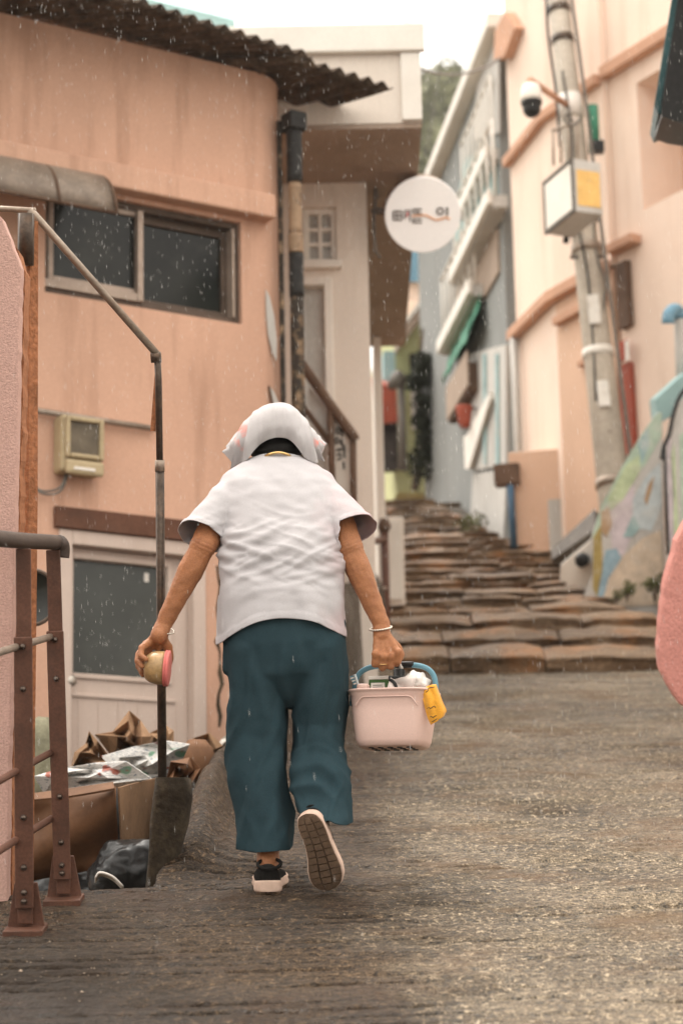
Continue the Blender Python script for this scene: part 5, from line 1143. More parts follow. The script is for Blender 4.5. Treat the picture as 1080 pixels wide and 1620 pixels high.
# right hand: back of a fist closed round the basket handle
bd.capsule(WR, Q(604, 1006, 6.965), .026, .029); 
kn = [(594,1036), (606,1040), (618,1039), (629,1033)]      # knuckles: little finger .. index
for i, (u, v) in enumerate(kn):
    bd.capsule(Q(sm(598, 611, i/3), 1004, 6.962), Q(u, v, 6.925), .0150, .0125, 10)
    bd.capsule(Q(u, v-1, 6.921), Q(u, v+1, 6.921), .0135, .0125, 10)
    fing([Q(u, v, 6.923), Q(u-1+(i-1.5)*.3, v+17-abs(i-1.4)*1.6, 6.925), Q(u, v+16-abs(i-1.4), 6.952), Q(u+1, v+3, 6.968), Q(u+1, v, 6.955)], .0122, .0095)
fing([Q(612, 1008, 6.965), Q(627, 1022, 6.985), Q(634, 1036, 6.99), Q(627, 1050, 6.975)], .0155, .0105)   # thumb on the far side
# left hand: palm seen from behind, fingers wrapped round the jar
JC = Q(246, 1056, 6.935)
bd.capsule(WL, Q(252, 1006, 6.965), .026, .028)
lk = [(226,1021,6.985), (234,1018,6.96), (243,1018,6.945), (254,1024,6.985)]
for i, (u, v, y) in enumerate([(238,1022,6.985), (232,1020,6.965), (240,1022,6.99), (250,1024,6.992)]):
    bd.capsule(Q(254-i*1.0, 1003, 6.968), Q(u, v, y), .0165, .0140, 10)
fing([Q(234, 1018, 6.955), Q(224, 1025, 6.925), Q(223, 1038, 6.905), Q(231, 1043, 6.895)], .0125, .0085)
fing([Q(231, 1022, 6.972), Q(220, 1034, 6.945), Q(218, 1047, 6.922), Q(225, 1054, 6.905)], .0125, .0085)
fing([Q(233, 1026, 6.985), Q(222, 1042, 6.965), Q(219, 1055, 6.945), Q(224, 1063, 6.925)], .0120, .0080)
fing([Q(236, 1030, 6.995), Q(226, 1048, 6.985), Q(222, 1060, 6.968), Q(226, 1068, 6.948)], .0110, .0075)
fing([Q(256, 1008, 6.975), Q(266, 1024, 6.99), Q(269, 1042, 6.995), Q(266, 1054, 6.99)], .0165, .0110)
bme = remesh(bd, 'body', .0033, 4)
nrm_ = np.empty(len(bme.vertices)*3, dtype=np.float32); bme.vertices.foreach_get('normal', nrm_); co_ = np.empty_like(nrm_); bme.vertices.foreach_get('co', co_)
def crease(p):                       # loose skin folded at the back of each elbow, tendons on the hands
    d = 0
    for e_, w_ in ((EL, WL), (ER, WR)):
        q_ = p - e_
        if q_.length < .06:
            a_ = q_.dot((w_-e_).normalized()) + .10*abs(q_.x)
            fade = sst(.06, .03, q_.length)
            for k, amp in ((-.012, .0016), (.0, .0028), (.011, .0020), (.021, .0012)): d -= fade*amp*math.exp(-((a_-k)/.0034)**2)
    return d
k_ = np.array([.0016*mn.noise(Vector(p)*38) + .0010*mn.noise(Vector(p)*95) + crease(Vector(p)) for p in co_.reshape(-1, 3)], dtype=np.float32)   # uneven skin
bme.vertices.foreach_set('co', (co_.reshape(-1, 3) + nrm_.reshape(-1, 3)*k_[:, None]).ravel()); bme.update()
body = link(bme, 'body', M['skin'], wo_, True)
# elbow creases as raised skin folds
# hair -----------------------------------------------------------
hb = bmesh.new(); bmesh.ops.create_icosphere(hb, subdivisions=5, radius=1)
for v in hb.verts:
    n = v.co.copy(); d = XA*n.x*.086 + hup*n.z*.088 + fdir*n.y*.088
    st = .0035*mn.noise(Vector((n.x*26, n.y*4, n.z*4))); v.co = hd + hup*.022 - fdir*.024 + d*(1 + st*3)
nv = bmesh.ops.create_icosphere(hb, subdivisions=4, radius=1)['verts']
for v in nv: n = v.co.copy(); v.co = Q(437, 713, 7.262) + XA*n.x*.086 + S(0, n.y*.076, 0) + S(0, 0, n.z*.040)*(1 + .05*mn.noise(Vector((n.x*20, 0, n.z*3))))
hme = bpy.data.meshes.new('hair'); hb.to_mesh(hme); hb.free(); link(hme, 'hair', M['hair'], wo_, True)
MB().tube(cat([Q(412,726,7.19), Q(425,719,7.165), Q(440,716,7.16), Q(455,719,7.165), Q(466,726,7.19)], 40), [.0035+.0015*(i%2) for i in range(40)], 8).build('necklace', M['gold'], wo_, True)
# shirt ----------------------------------------------------------
sh_ = MB(); rings = []
for v, l, r, y, dpt in ((1045,345,546,6.99,.135),(1010,344,545,6.99,.137),(985,345,544,7.0,.137),(950,346,543,7.01,.134),(910,347,544,7.035,.128),(870,351,540,7.065,.124),(835,350,539,7.10,.120),(800,344,540,7.135,.112),(775,342,538,7.165,.100),(757,351,527,7.19,.085),(740,373,504,7.215,.068),(728,397,481,7.235,.052)):
    c = Q((l+r)/2, v, y); rings.append(ring(c, XA, S(0, .93, -.34) if v < 900 else S(0, .985, -.17), (r-l)/2/FPX*y, dpt, 44, 2.5))
sh_.loft(rings)
def sleeve(sp_, pts, rs):
    rg = []
    for i, p in enumerate(pts):
        t = (pts[min(i+1, len(pts)-1)] - pts[max(i-1, 0)]).normalized(); ax_ = t.cross(S(0, 1, 0)).normalized(); ay_ = t.cross(ax_).normalized()
        rg.append(ring(p, ax_, ay_, rs[i][0], rs[i][1], 30, 2.2))
    sh_.loft(rg)
LC_, RC_ = Q(317, 846, 7.05), Q(559, 838, 7.05)
LX = (LC_ - SL).normalized(); RX = (RC_ - SRt).normalized()
sleeve(0, [Q(400, 792, 7.15), SL, SL.lerp(LC_, .5), LC_, LC_ + LX*.05], [(.055,.065),(.060,.070),(.060,.070),(.062,.072),(.065,.074)])
sleeve(0, [Q(482, 792, 7.15), SRt, SRt.lerp(RC_, .5), RC_, RC_ + RX*.05], [(.055,.065),(.060,.070),(.060,.070),(.062,.072),(.065,.074)])
sme = remesh(sh_, 'shirt', .0058, 6)
bm = bmesh.new(); bm.from_mesh(sme)
def cut(co, no, sel):
    gv = [v for v in bm.verts if sel(v.co)]; gs = set(gv)
    ge = [e for e in bm.edges if e.verts[0] in gs and e.verts[1] in gs]; gf = [f for f in bm.faces if all(v in gs for v in f.verts)]
    bmesh.ops.bisect_plane(bm, geom=gv+ge+gf, plane_co=co, plane_no=no, clear_outer=True)
hemp = Q(445, 996, 6.99); zhem = S(0, 0, 1)
cut(hemp, -zhem, lambda c: (c-hemp).dot(zhem) < .08 and abs(c.x-hemp.x) < .26)
# cuff openings seen in the photo: left cuff falls outward, right cuff tips up
cut(Q(316, 850, 7.05), (LX + S(.18, 0, -.15)).normalized(), lambda c: (c-SL).dot(LX) > .03 and c.x < Q(349, 850, 7.05).x and (c - LC_).length < .2)
cut(Q(559, 841, 7.05), (RX + S(-.2, 0, -.2)).normalized(), lambda c: (c-SRt).dot(RX) > .03 and c.x > Q(541, 850, 7.05).x and (c - RC_).length < .2)
bmesh.ops.recalc_face_normals(bm, faces=bm.faces)
bm.normal_update()
SFWD = S(0, -1, 0)
def ridg(x): return 1 - abs(x)*2.2
disp = []
for v in bm.verts:
    p = v.co; x = p.x; zz = -p.y*SP + p.z*CP; yy = p.y*CP + p.z*SP
    u_ = 540 + FPX*x/yy; v_ = 810 - FPX*zz/yy
    mid = math.exp(-((v_-870)/46)**2)                       # slanting folds across the waist of the back
    q = Vector((x*5 , (zz + .30*(x+.18))*24, 1.0)); f1_ = ridg(mn.noise(q + Vector((0, .6*mn.noise(Vector((x*9, zz*9, 0))), 0))))
    q2 = Vector((x*7, (zz - .42*x)*30, 5.0)); f2_ = ridg(mn.noise(q2))
    low = sst(900, 985, v_); dr = mn.noise(Vector((x*17 + .8*mn.noise(Vector((0, zz*4, 2))), zz*2.2, yy*9)))
    up_ = sst(850, 770, v_); sl_ = mn.noise(Vector((x*13 + zz*10, zz*5 - x*3, 8)))
    hemd = (p-hemp).dot(zhem); cuf = min(abs((p - Q(316, 850, 7.05)).dot((LX + S(.18,0,-.15)).normalized())) if u_ < 349 else 1, abs((p - Q(559, 841, 7.05)).dot((RX + S(-.2,0,-.2)).normalized())) if u_ > 541 else 1)
    d = .004*max(0., 1 - abs(mn.noise(q + Vector((3, .5, 2))))*6)*(.12*up_ + mid) + .014*mid*(f1_-.35)*(1 if f1_ > 0 else .4) + .009*mid*(f2_-.4) + .013*low*dr + .006*up_*sl_ + .003*mn.noise(p*26) + (.0022 if hemd < .02 or cuf < .017 else 0)
    disp.append((v, v.normal*d, low, u_))
for v, d, low, u_ in disp:
    v.co += d
    if low > 0:                                              # hem dips at the sides and rises mid-back
        t = (u_-445)/104; sag = .040 - .080*min(1.15, abs(t))**2.2
        v.co += S(0, 0, 1)*sag*low
bm.to_mesh(sme); bm.free()
so_ = link(sme, 'shirt', M['shirt'], wo_, True); k = so_.modifiers.new('t', 'SOLIDIFY'); k.thickness = .0022; k.offset = 1
# stitched hems and neck band
def hemline(fn, nm, n=60, r=.0016): MB().tube([fn(i/(n-1)) for i in range(n)], r, 6).build(nm, M['shirt'], wo_, True)
MB().tube(cat([Q(394,731,7.215), Q(410,724,7.185), Q(425,721,7.172), Q(440,720,7.17), Q(455,721,7.172), Q(470,724,7.185), Q(484,731,7.215)], 40), .0055, 8).build('neck_band', M['shirt'], wo_, True)
# trousers -------------------------------------------------------
tr = MB()
wr_ = [ring(Q((l+r)/2, v, y), XA, S(0, 1, 0), (r-l)/2/FPX*y, d, 40, 2.3) for v, l, r, y, d in ((930,352,543,7.02,.118),(965,350,545,7.0,.125),(1010,354,547,6.99,.130),(1060,357,548,6.99,.122),(1080,385,524,6.99,.100),(1100,415,492,6.985,.070),(1116,442,466,6.98,.03))]
tr.loft(wr_)
def leg(rows, n=36): tr.loft([ring(Q((l+r)/2 - (0 if l > 430 else -2), v, y), XA, S(0, 1, tl), ((r-l)/2 - 4.5*sst(1040, 1100, v))/FPX*y, d, n, 2.3) for v, l, r, y, d, tl in rows])
leg([(985,352,450,7.0,.10,0),(1020,355,455,6.99,.118,0),(1090,359,452,6.985,.110,0),(1160,362,451,6.97,.102,0),(1230,366,456,6.93,.098,0),(1300,369,461,6.89,.098,0),(1342,371,468,6.86,.100,0),(1385,372,470,6.85,.100,0)])
leg([(985,448,547,7.0,.10,0),(1020,446,547,6.99,.118,0),(1080,458,549,6.99,.112,0),(1140,462,547,6.99,.105,.05),(1185,459,546,6.945,.104,.15),(1225,459,550,6.875,.106,.2),(1262,464,554,6.81,.104,.2),(1290,470,557,6.765,.100,.15),(1316,473,560,6.745,.096,.1)])
tme = remesh(tr, 'trousers', .0062, 6); bm = bmesh.new(); bm.from_mesh(tme)
pl_ = Q(424, 1341, 6.85); zc = Q(455, 1200, 6.9).x
cut(pl_, S(.0, 0, -1), lambda c: c.x < Q(472, 1340, 6.85).x and (c - pl_).dot(S(0,0,1)) < .06 and (c-pl_).length < .22)
pr_ = Q(508, 1296, 6.72); nrm = S(-.215, .0, -1).normalized()
cut(pr_, nrm, lambda c: c.x > Q(466.5, 1290, 6.80).x and (c - pr_).dot(S(0,0,1)) < .05 and (c-pr_).length < .26)
# keep the raised leg's cut from touching the standing leg
bmesh.ops.recalc_face_normals(bm, faces=bm.faces); bm.normal_update(); dd = []
for v in bm.verts:
    p = v.co; x = p.x; zz = -p.y*SP + p.z*CP; yy = p.y*CP + p.z*SP; u_ = 540 + FPX*x/yy; v_ = 810 - FPX*zz/yy
    right = sst(450, 462, u_)*sst(1090, 1150, v_)
    lng = mn.noise(Vector((x*15 + .5*mn.noise(Vector((0, zz*5, 0))), zz*1.6, yy*6)))
    lng2 = ridg(mn.noise(Vector((x*11 - zz*2.0, zz*1.3, 3))))
    kf = math.exp(-((v_-1222)/38)**2)*right; fold = ridg(mn.noise(Vector((x*4, (zz + .55*x + .05*math.sin(x*22))*15, 2))))
    cr = math.exp(-((v_-1120)/70)**2)*math.exp(-((u_-455)/45)**2); cf_ = ridg(mn.noise(Vector(((x - .35*zz)*14, zz*5, 6))))
    dn = sst(1000, 1200, v_)
    d = .022*lng*(.25+.75*dn)*(1-.5*right) + .020*(lng2-.45)*dn*(1-right*.5) + .030*kf*(fold-.35) + .010*cr*(cf_-.4) + .002*mn.noise(p*30)
    sharp = max(0., 1 - abs(mn.noise(Vector(((x - .16*zz)*13 + .35*mn.noise(Vector((x*5, zz*5, 1))), zz*1.1, yy*5))))*5.5)      # crisp hanging creases
    sharp2 = max(0., 1 - abs(mn.noise(Vector(((x + .30*zz)*11, zz*1.8, yy*4 + 7))))*6)
    d += (.0085*sharp + .006*sharp2)*sst(985, 1080, v_)*(1 - .55*kf)
    dd.append((v, v.normal*d, kf))
for v, d, kf in dd: v.co += d
bm.to_mesh(tme); bm.free()
to_ = link(tme, 'trousers', M['trousers'], wo_, True); k = to_.modifiers.new('t', 'SOLIDIFY'); k.thickness = .0025; k.offset = 1
# towel ----------------------------------------------------------
rowsT = [
 [(356,714,7.24),(356,714,7.24),(370,738,7.22),(370,738,7.22),(392,727,7.18),(405,709,7.185),(421,697,7.20),(440,692,7.205),(458,696,7.20),(472,711,7.185),(482,724,7.18),(496,730,7.19),(509,727,7.22),(509,727,7.22),(513,702,7.25),(513,702,7.25)],
 [(360,709,7.25),(363,708,7.24),(370,705,7.22),(377,703,7.205),(391,695,7.185),(407,684,7.19),(423,674,7.20),(440,670,7.205),(457,673,7.20),(470,684,7.19),(481,696,7.185),(493,704,7.195),(499,706,7.21),(504,706,7.22),(508,703,7.24),(512,699,7.26)],
 [(360,706,7.27),(364,701,7.265),(370,694,7.26),(377,686,7.25),(392,670,7.24),(408,657,7.245),(424,649,7.25),(440,646,7.25),(456,649,7.25),(469,657,7.245),(480,669,7.24),(490,681,7.245),(498,688,7.255),(503,692,7.265),(507,696,7.28),(511,699,7.29)],
 [(364,706,7.30),(368,700,7.305),(374,691,7.31),(380,682,7.32),(394,664,7.34),(409,650,7.345),(425,642,7.35),(440,640,7.35),(455,642,7.35),(468,650,7.345),(479,663,7.34),(488,676,7.33),(497,686,7.32),(501,691,7.315),(505,696,7.31),(509,701,7.31)],
 [(380,712,7.40),(382,705,7.40),(385,697,7.41),(389,687,7.41),(397,672,7.43),(411,657,7.45),(426,649,7.46),(440,647,7.46),(454,649,7.46),(467,657,7.45),(477,671,7.43),(485,686,7.41),(490,697,7.40),(493,703,7.39),(496,708,7.385),(498,713,7.38)],
 [(388,730,7.42),(390,724,7.43),(393,715,7.44),(396,706,7.46),(402,694,7.48),(414,682,7.51),(427,676,7.53),(440,674,7.53),(453,676,7.53),(465,682,7.51),(474,694,7.48),(481,710,7.45),(485,720,7.43),(488,725,7.42),(490,729,7.41),(492,733,7.40)]]
ctrl = [cat([Q(*p) for p in r], 64) for r in rowsT]; cols_ = [cat([ctrl[i][j] for i in range(len(ctrl))], 44) for j in range(64)]
rows = []
cen = hd + hup*.02
for i in range(44):
    r = []
    for j in range(64):
        p = cols_[j][i]; s_ = j/63*2-1; t = i/43
        out = (p-cen).normalized()
        wob = .05*mn.noise(Vector((s_*2, t*3, 0))); fold = 0
        for c0_, w_, a_ in ((-.53,.032,-.013),(-.45,.045,.009),(-.33,.03,-.005),(-.64,.05,.008),(-.74,.03,-.007),(-.85,.03,.006),(.53,.032,-.012),(.45,.045,.009),(.34,.03,-.005),(.64,.05,.008),(.75,.03,-.007),(.86,.03,.005),(.16,.05,.004),(.06,.03,-.003),(-.17,.05,.004)): fold += a_*math.exp(-((s_ + wob - c0_*(1-.35*t))/w_)**2)
        fold = fold*1.25 + .006*(sst(.56, .50, abs(s_ + wob)) - .5) + .006*mn.noise(Vector((s_*11, t*2.0, 1))) + .004*max(0., 1 - abs(mn.noise(Vector((s_*8, t*2.2, 4))))*5)
        fold *= sst(.62, .30, t)
        r.append(p + out*(fold + .003*mn.noise(p*24) + .0012*mn.noise(p*90) + .004))
    rows.append(r)
def towelmat():
    m = M['terry']; t = m.node_tree; N, L = t.nodes, t.links; b = N['Principled BSDF']; src = b.inputs['Base Color'].links[0].from_socket
    tc = N.new('ShaderNodeTexCoord'); n = N.new('ShaderNodeTexNoise'); n.inputs['Scale'].default_value = 24; n.inputs['Detail'].default_value = 2; L.new(tc.outputs['Object'], n.inputs['Vector'])
    r = N.new('ShaderNodeMapRange'); r.inputs[1].default_value = .42; r.inputs[2].default_value = .50; L.new(n.outputs['Fac'], r.inputs[0])
    fac = None                                   # two printed coral flowers on the corners of the towel
    for c, rad in ((Q(383,686,7.235), .040), (Q(386,700,7.21), .034), (Q(506,702,7.22), .030)):
        d = N.new('ShaderNodeVectorMath'); d.operation = 'DISTANCE'; L.new(tc.outputs['Object'], d.inputs[0]); d.inputs[1].default_value = c
        q = N.new('ShaderNodeMapRange'); q.inputs[1].default_value = rad; q.inputs[2].default_value = rad*.45; L.new(d.outputs['Value'], q.inputs[0])
        if fac is None: fac = q.outputs[0]
        else:
            k = N.new('ShaderNodeMath'); k.operation = 'MAXIMUM'; L.new(fac, k.inputs[0]); L.new(q.outputs[0], k.inputs[1]); fac = k.outputs[0]
    k = N.new('ShaderNodeMath'); k.operation = 'MULTIPLY'; L.new(fac, k.inputs[0]); L.new(r.outputs[0], k.inputs[1])
    x = N.new('ShaderNodeMix'); x.data_type = 'RGBA'; L.new(k.outputs[0], x.inputs[0]); L.new(src, x.inputs[6]); x.inputs[7].default_value = (.72,.22,.17,1); L.new(x.outputs[2], b.inputs['Base Color'])
towelmat()
tw = MB().grid(rows).build('towel', M['terry'], wo_, True); k = tw.modifiers.new('t', 'SOLIDIFY'); k.thickness = .0035; k.offset = 0
# bracelets and ring ----------------------------------------------
def chain(c, axis_, r, n, rr_, nm, m, tilt=Vector((0,0,0))):
    axis_ = (axis_ + tilt).normalized(); a_ = axis_.cross(S(0,1,0)).normalized(); b_ = axis_.cross(a_); mb = MB()
    for i in range(n):
        t = 2*math.pi*i/n; p = c + a_*math.cos(t)*r + b_*math.sin(t)*r; q = (-a_*math.sin(t) + b_*math.cos(t))
        mb.capsule(p - q*rr_*.6, p + q*rr_*.6, rr_, rr_, 6, 2)
    mb.build(nm, M[m], wo_, True)
chain(Q(259, 997, 6.985), (WL-EL).normalized(), .0325, 30, .0026, 'bracelet', 'silver', S(.25, .35, 0)); chain(Q(602, 994, 6.972), (WR-ER).normalized(), .0335, 26, .0033, 'bracelet', 'silver', S(-.25, .3, 0))
chain(Q(605.5, 1052, 6.922), S(0, .2, 1), .0128, 18, .0018, 'ring', 'gold')

# ------------------------------------------------------------------ basket, jar and their contents
BY = 6.955
bc_ = Q(622, 1184, BY); BX = Vector((math.cos(R(-17)), math.sin(R(-17)), 0)); BYv = Vector((-BX.y, BX.x, 0)); BZ = (UP + S(.0, -.0, 0)).normalized()
tilt = Matrix.Rotation(R(2.5), 3, 'Y'); BX = tilt @ BX; BZ = tilt @ UP
bk_ = thing('basket', bc_, 'pale pink plastic bath basket with blue handle carried by the woman', 'basket')
def brg(z, rx, ry, p=4.2): return ring(bc_ + BZ*z, BX, BYv, rx, ry, 56, p)
BH = .172
outer = [(0,.088,.066),(.004,.096,.073),(.020,.103,.079),(.06,.108,.083),(.11,.1135,.088),(.155,.118,.0915),(.158,.121,.094),(.166,.121,.094),(.168,.126,.099),(BH,.1265,.0995),(BH+.002,.125,.098)]
inner = [(BH+.001,.1195,.0925),(.15,.115,.0885),(.02,.100,.076),(.006,.092,.069)]
outer = [(z, x*1.07, y_) for z, x, y_ in outer]; inner = [(z, x*1.07, y_) for z, x, y_ in inner]
MB().loft([brg(*t) for t in outer + inner]).build('tub', M['basket'], bk_, True)
# embossed arch line on the front
pts = []
for i in range(50):
    t = i/49; x = -.098 + .196*t; e = min(t, 1-t); z = .118 + .030*(1 - max(0, 1 - e/.16)**2.2) 
    sx_ = .118*z/.155 if False else .1085 + .0095*z/.155
    pts.append(bc_ + BX*x + BZ*z - BYv*(.0855 + .0082*z/.155 + .0005)*(1 - (abs(x)/.125)**8*.25))
MB().tube(pts, .0017, 6).build('embossed_arch', M['basket'], bk_, True)
for i in range(5):
    for j in range(3):
        c = bc_ + BX*(-.06+.03*i) + BYv*(-.035+.035*j) - BZ*.0012; MB().tube([c - BZ*.0015, c + BZ*.002], .009, 12).build('drain_hole', M['black'], bk_)
hpts = []
for i in range(31):
    a = math.pi*i/30; ca, sa = math.cos(a), math.sin(a)
    x = -.130*math.copysign(abs(ca)**.55, ca); z = BH - .012 + .098*abs(sa)**.55
    hpts.append(bc_ + BX*x + BZ*z + BYv*.004)
MB().tube(hpts, .0085, 12).build('handle', M['basket_blue'], bk_, True)
MB().tube([bc_ + BX*x + BZ*(BH+.0865) + BYv*.004 for x in (.002, .03, .05, .06)], [.0100,.0105,.0105,.009], 12).build('handle_grip', M['black'], bk_, True)
for s_ in (-1, 1): MB().box(Frame(bc_ + BX*s_*.1345 + BZ*(BH-.02), BX, up=BZ), -.006, .006, -.02, .016, -.016, .012).build('handle_lug', M['basket_blue'], bk_, bevel=.003)
def binb(x, y, z): z += .014 if z > BH-.06 else 0; return bc_ + BX*x + BYv*y + BZ*z
BF = Frame(bc_, BX, up=BZ); BF.n = -BYv
M['soapgreen'] = mat('green_carton_print', (.05,.11,.03), .5, .6, 26, .1, 60, 0); M['clear'] = mat('milky_pouch_film', (.62,.53,.48), .25, .1, 14, .05, 60, .2, 40, .003); M['bag_white'] = mat('thin_white_bag', (.75,.71,.66), .35, .06, 20, .04, 60, .4, 40, .006)
sb = thing('soap_carton', binb(-.045, 0, BH-.05), 'small green and white soap carton standing in the bath basket', 'carton')
MB().box(BF, -.072, -.008, BH-.08, BH+.036, -.035, .038).build('carton', M['soapgreen'], sb, bevel=.002)
MB().box(BF, -.073, -.007, BH+.0365, BH+.047, -.036, .039).build('lid', M['white_plastic'], sb, bevel=.002)
MB().box(BF, -.064, -.020, BH-.05, BH+.026, .0385, .0395).build('label', M['paper'], sb)
for i in range(3): MB().box(BF, -.058, -.028+.004*i, BH+.017-.006*i, BH+.0195-.006*i, .0397, .0402).build('print_line', M['ink'], sb)
pbt = thing('pump_bottle', binb(.012, .0, BH-.05), 'black pump bottle with pale nozzle standing in the bath basket', 'bottle')
MB().tube([binb(.014, -.0, z) for z in (BH-.08, BH+.028, BH+.034, BH+.036, BH+.056, BH+.058)], [.028,.028,.024,.019,.019,.015], 18).build('bottle', M['black'], pbt, True)
MB().tube([binb(.020, -.0, BH+.057), binb(.020, 0, BH+.074)], .007, 10).build('nozzle', M['white_plastic'], pbt, True)
po = thing('wash_pouch', binb(.05, -.04, BH-.05), 'translucent toiletry pouch with black top edge in the bath basket', 'pouch')
rows = [[binb(.000+.082*i/9, -.060 + .012*math.sin(i*.7+j) , BH-.07+.093*j/7) for i in range(10)] for j in range(8)]
o = MB().grid(rows).build('pouch_body', M['clear'], po, True); o.modifiers.new('t', 'SOLIDIFY').thickness = .012
MB().tube([binb(-.001+.083*i/7, -.060, BH+.024-.0006*i) for i in range(8)], .0055, 8).build('zip_edge', M['black'], po, True)
MB().tube(cat([binb(.004,-.070,BH+.016), binb(.018,-.075,BH+.008), binb(.026,-.075,BH-.006), binb(.024,-.075,BH-.02)], 10), .0055, 8).build('strap', M['black'], po, True)
mb = bmesh.new(); bmesh.ops.create_icosphere(mb, subdivisions=4, radius=1)
for v in mb.verts:
    n = v.co.copy(); k = 1 + .22*mn.noise(n*2.2) + .12*abs(mn.noise(n*6)); v.co = binb(.066 + n.x*.040*k, .0 + n.y*.045*k, BH+.012 + n.z*.036*k)
me = bpy.data.meshes.new('plastic_bag'); mb.to_mesh(me); mb.free(); tag(link(me, 'plastic_bag', M['bag_white'], None, True), 'crumpled thin white plastic bag in the bath basket', 'bag')
tbs = thing('toothbrush', binb(-.112, 0, BH), 'pale blue toothbrush poking over the basket rim', 'toothbrush')
MB().tube([binb(-.085,-.03,BH-.05), binb(-.106,-.03,BH+.004), binb(-.120,-.03,BH+.040)], [.004,.0035,.005], 8).build('brush_handle', M['m_sky'], tbs, True)
for i in range(6): MB().tube([binb(-.112-.0022*i,-.03,BH+.014+.0045*i), binb(-.122-.0022*i,-.034,BH+.010+.0045*i)], .0022, 6).build('bristle_tuft', M['basket_blue'] if i % 2 else M['white_plastic'], tbs)
sp_ = thing('soap_bar', binb(-.09, -.04, BH), 'cream coloured soap bar lying just inside the basket rim', 'soap')
MB().loft([ring(binb(-.085, -.05, BH-.012+z), BX, BYv, .020*f, .016*f, 18, 2.6) for z, f in ((0,.8),(.004,1),(.014,1),(.019,.8))]).build('bar', M['basket'], sp_, True)
# yellow cloth hanging over the rim
pts = [[Q(663,1098,6.90),Q(676,1086,6.895),Q(690,1083,6.905)], [Q(668,1106,6.888),Q(682,1096,6.882),Q(694,1094,6.895)], [Q(672,1122,6.876),Q(686,1112,6.868),Q(700,1110,6.885)], [Q(676,1136,6.872),Q(690,1128,6.862),Q(706,1124,6.88)], [Q(681,1147,6.87),Q(692,1140,6.862),Q(703,1130,6.878)]]
g = [cat(r, 18) for r in pts]; g = [cat([g[i][j] for i in range(5)], 22) for j in range(18)]
g = [[p + S(0, .004*math.sin(i*.9) + .004*mn.noise(p*60), 0) for p in col] for i, col in enumerate(g)]
yc = MB().grid(g).build('yellow_washcloth', M['yellow_cloth'], None, True); yc.modifiers.new('t', 'SOLIDIFY').thickness = .003
tag(yc, 'bright yellow washcloth with black stripes hung over the basket rim', 'cloth')
for a, b in (((2,.55),(9,.62)),((3,.80),(8,.84)),((3,.92),(8,.95)),((5,.16),(14,.10))):
    pth = [g[min(17, i)][int(sm(a[1], b[1], (i-a[0])/(b[0]-a[0]))*21)] + S(0,-.0035,0) for i in range(a[0], b[0]+1)]
    MB().tube(pth, .0014, 5).build('black_stripe', M['black'], yc)
# jar in the left hand
jr = thing('plastic_jar', JC, 'round clear plastic tub of tan paste with coral lid in the left hand', 'jar')
ja = S(.99, -.045, -.09).normalized(); j1 = ja.cross(UP).normalized(); j2 = ja.cross(j1)
M['paste'] = mat('tan_paste_in_tub', (.40,.25,.11), .3, .25, 22, .15, 90, .15, 60, .003, spec=.5, dirt=(.58,.44,.27), dirt_amt=.5, dirt_s=30)
MB().loft([ring(JC + ja*t, j1, j2, r, r, 36) for t, r in ((-.034,.012),(-.033,.026),(-.027,.038),(-.014,.0465),(.004,.051),(.022,.052),(.030,.051))]).build('tub', M['paste'], jr, True)
MB().loft([ring(JC + ja*t, j1, j2, r, r, 36) for t, r in ((.0285,.053),(.029,.0555),(.033,.0555),(.0335,.0535),(.0355,.0535),(.036,.0555),(.042,.0550),(.044,.050),(.0445,.02))]).build('lid', M['pinklid'], jr, True)

# ------------------------------------------------------------------ falling rain
rng = random.Random(99); mb = MB()
for _ in range(11000):
    y = (7.5 + 4.3*rng.random()) if rng.random() < .95 else (4.8 + 2.0*rng.random()); x = rng.uniform(-.19, .19)*y*1.15; z = rng.uniform(-.2, .27)*y
    if z < LANE + .1: continue
    p = S(x, y, z); L_d = rng.uniform(.012, .026); r_d = rng.uniform(.0002, .00042); d = Vector((.06, .02, -1)).normalized()*L_d
    k = len(mb.v); a = Vector((r_d,0,0)); b = Vector((0,r_d,0)); m_ = p + d*.62
    mb.v += [tuple(p), tuple(m_+a), tuple(m_+b), tuple(m_-a), tuple(m_-b), tuple(p+d)]
    mb.f += [(k,k+1,k+2),(k,k+2,k+3),(k,k+3,k+4),(k,k+4,k+1),(k+5,k+2,k+1),(k+5,k+3,k+2),(k+5,k+4,k+3),(k+5,k+1,k+4)]
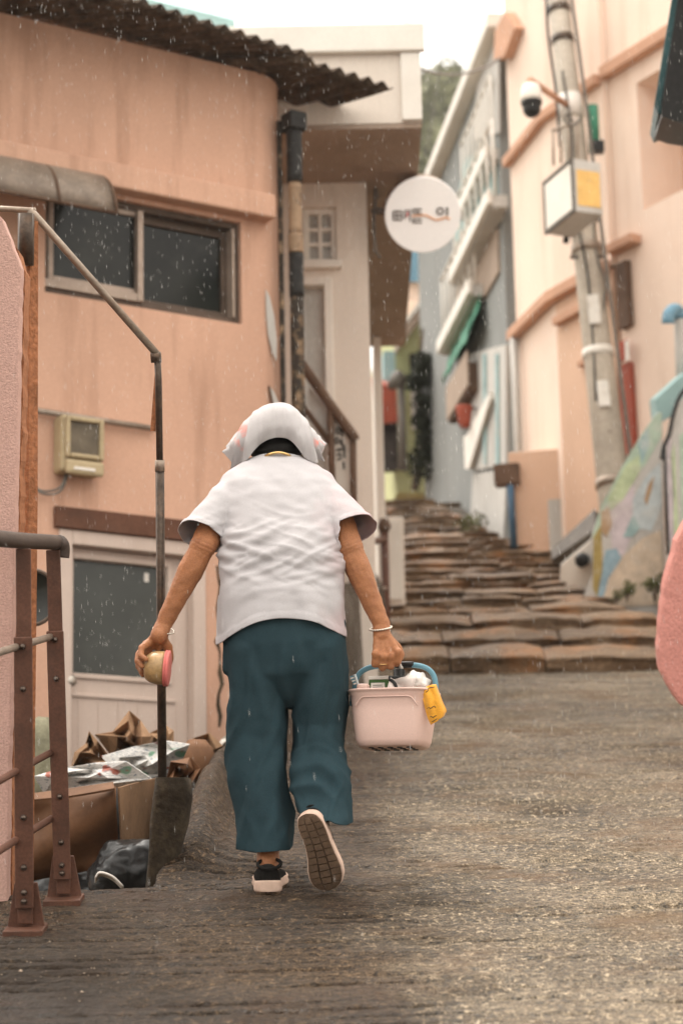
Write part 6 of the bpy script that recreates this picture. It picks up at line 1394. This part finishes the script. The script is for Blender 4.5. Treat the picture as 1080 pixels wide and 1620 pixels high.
rawbuild(mb, 'rain', M['rain'], None); tag(bpy.data.objects['rain'], 'fine falling raindrops in the air of the lane', 'rain', kind='stuff')

# ------------------------------------------------------------------ wet air between the camera and the hill
hz = MB(); hz.hexa([Vector(p) for p in ((-60,-28,-16),(60,-28,-16),(60,152,-16),(-60,152,-16),(-60,-28,64),(60,-28,64),(60,152,64),(-60,152,64))])
hzm = bpy.data.materials.new('rain_haze'); hzm.use_nodes = True; t = hzm.node_tree; t.nodes.remove(t.nodes['Principled BSDF'])
pv_ = t.nodes.new('ShaderNodeVolumePrincipled'); pv_.inputs['Density'].default_value = .00055; pv_.inputs['Color'].default_value = (.95,.93,.90,1); pv_.inputs['Anisotropy'].default_value = .3
t.links.new(pv_.outputs[0], [n for n in t.nodes if n.type == 'OUTPUT_MATERIAL'][0].inputs['Volume'])
hzo = hz.build('haze', hzm); tag(hzo, 'thin rain haze filling the alley air', 'haze', kind='stuff')

# loose grit and small litter along the railing foot
rng = random.Random(5); mb = MB()
for _ in range(420):
    x, y = (rng.uniform(-1.1, -.45), rng.uniform(5.3, 6.9)) if rng.random() < .55 else (rng.uniform(-.7, 1.3), rng.uniform(5.0, 14))
    r_ = rng.uniform(.0015, .0035)*(1 if rng.random() < .94 else 1.7); c = S(x, y, lane_z(x, y) + r_*.35); k = len(mb.v)
    pts = [c + Vector((rng.uniform(-1,1)*.2, 0, 0))*r_ + d*r_*rng.uniform(.6, 1.2) for d in (Vector((1,0,0)), Vector((0,1,0)), Vector((-1,0,0)), Vector((0,-1,0)), Vector((0,0,.8)), Vector((0,0,-.6)))]
    mb.v += [tuple(p) for p in pts]; mb.f += [(k+a, k+b, k+c_) for a, b, c_ in ((0,1,4),(1,2,4),(2,3,4),(3,0,4),(1,0,5),(2,1,5),(3,2,5),(0,3,5))]
rawbuild(mb, 'loose_grit', mat('pale_grit', (.26,.20,.15), .8, .6, 30, .3, 200, 0), None); tag(bpy.data.objects['loose_grit'], 'loose grit and tiny litter scattered on the wet lane', 'grit', kind='stuff')
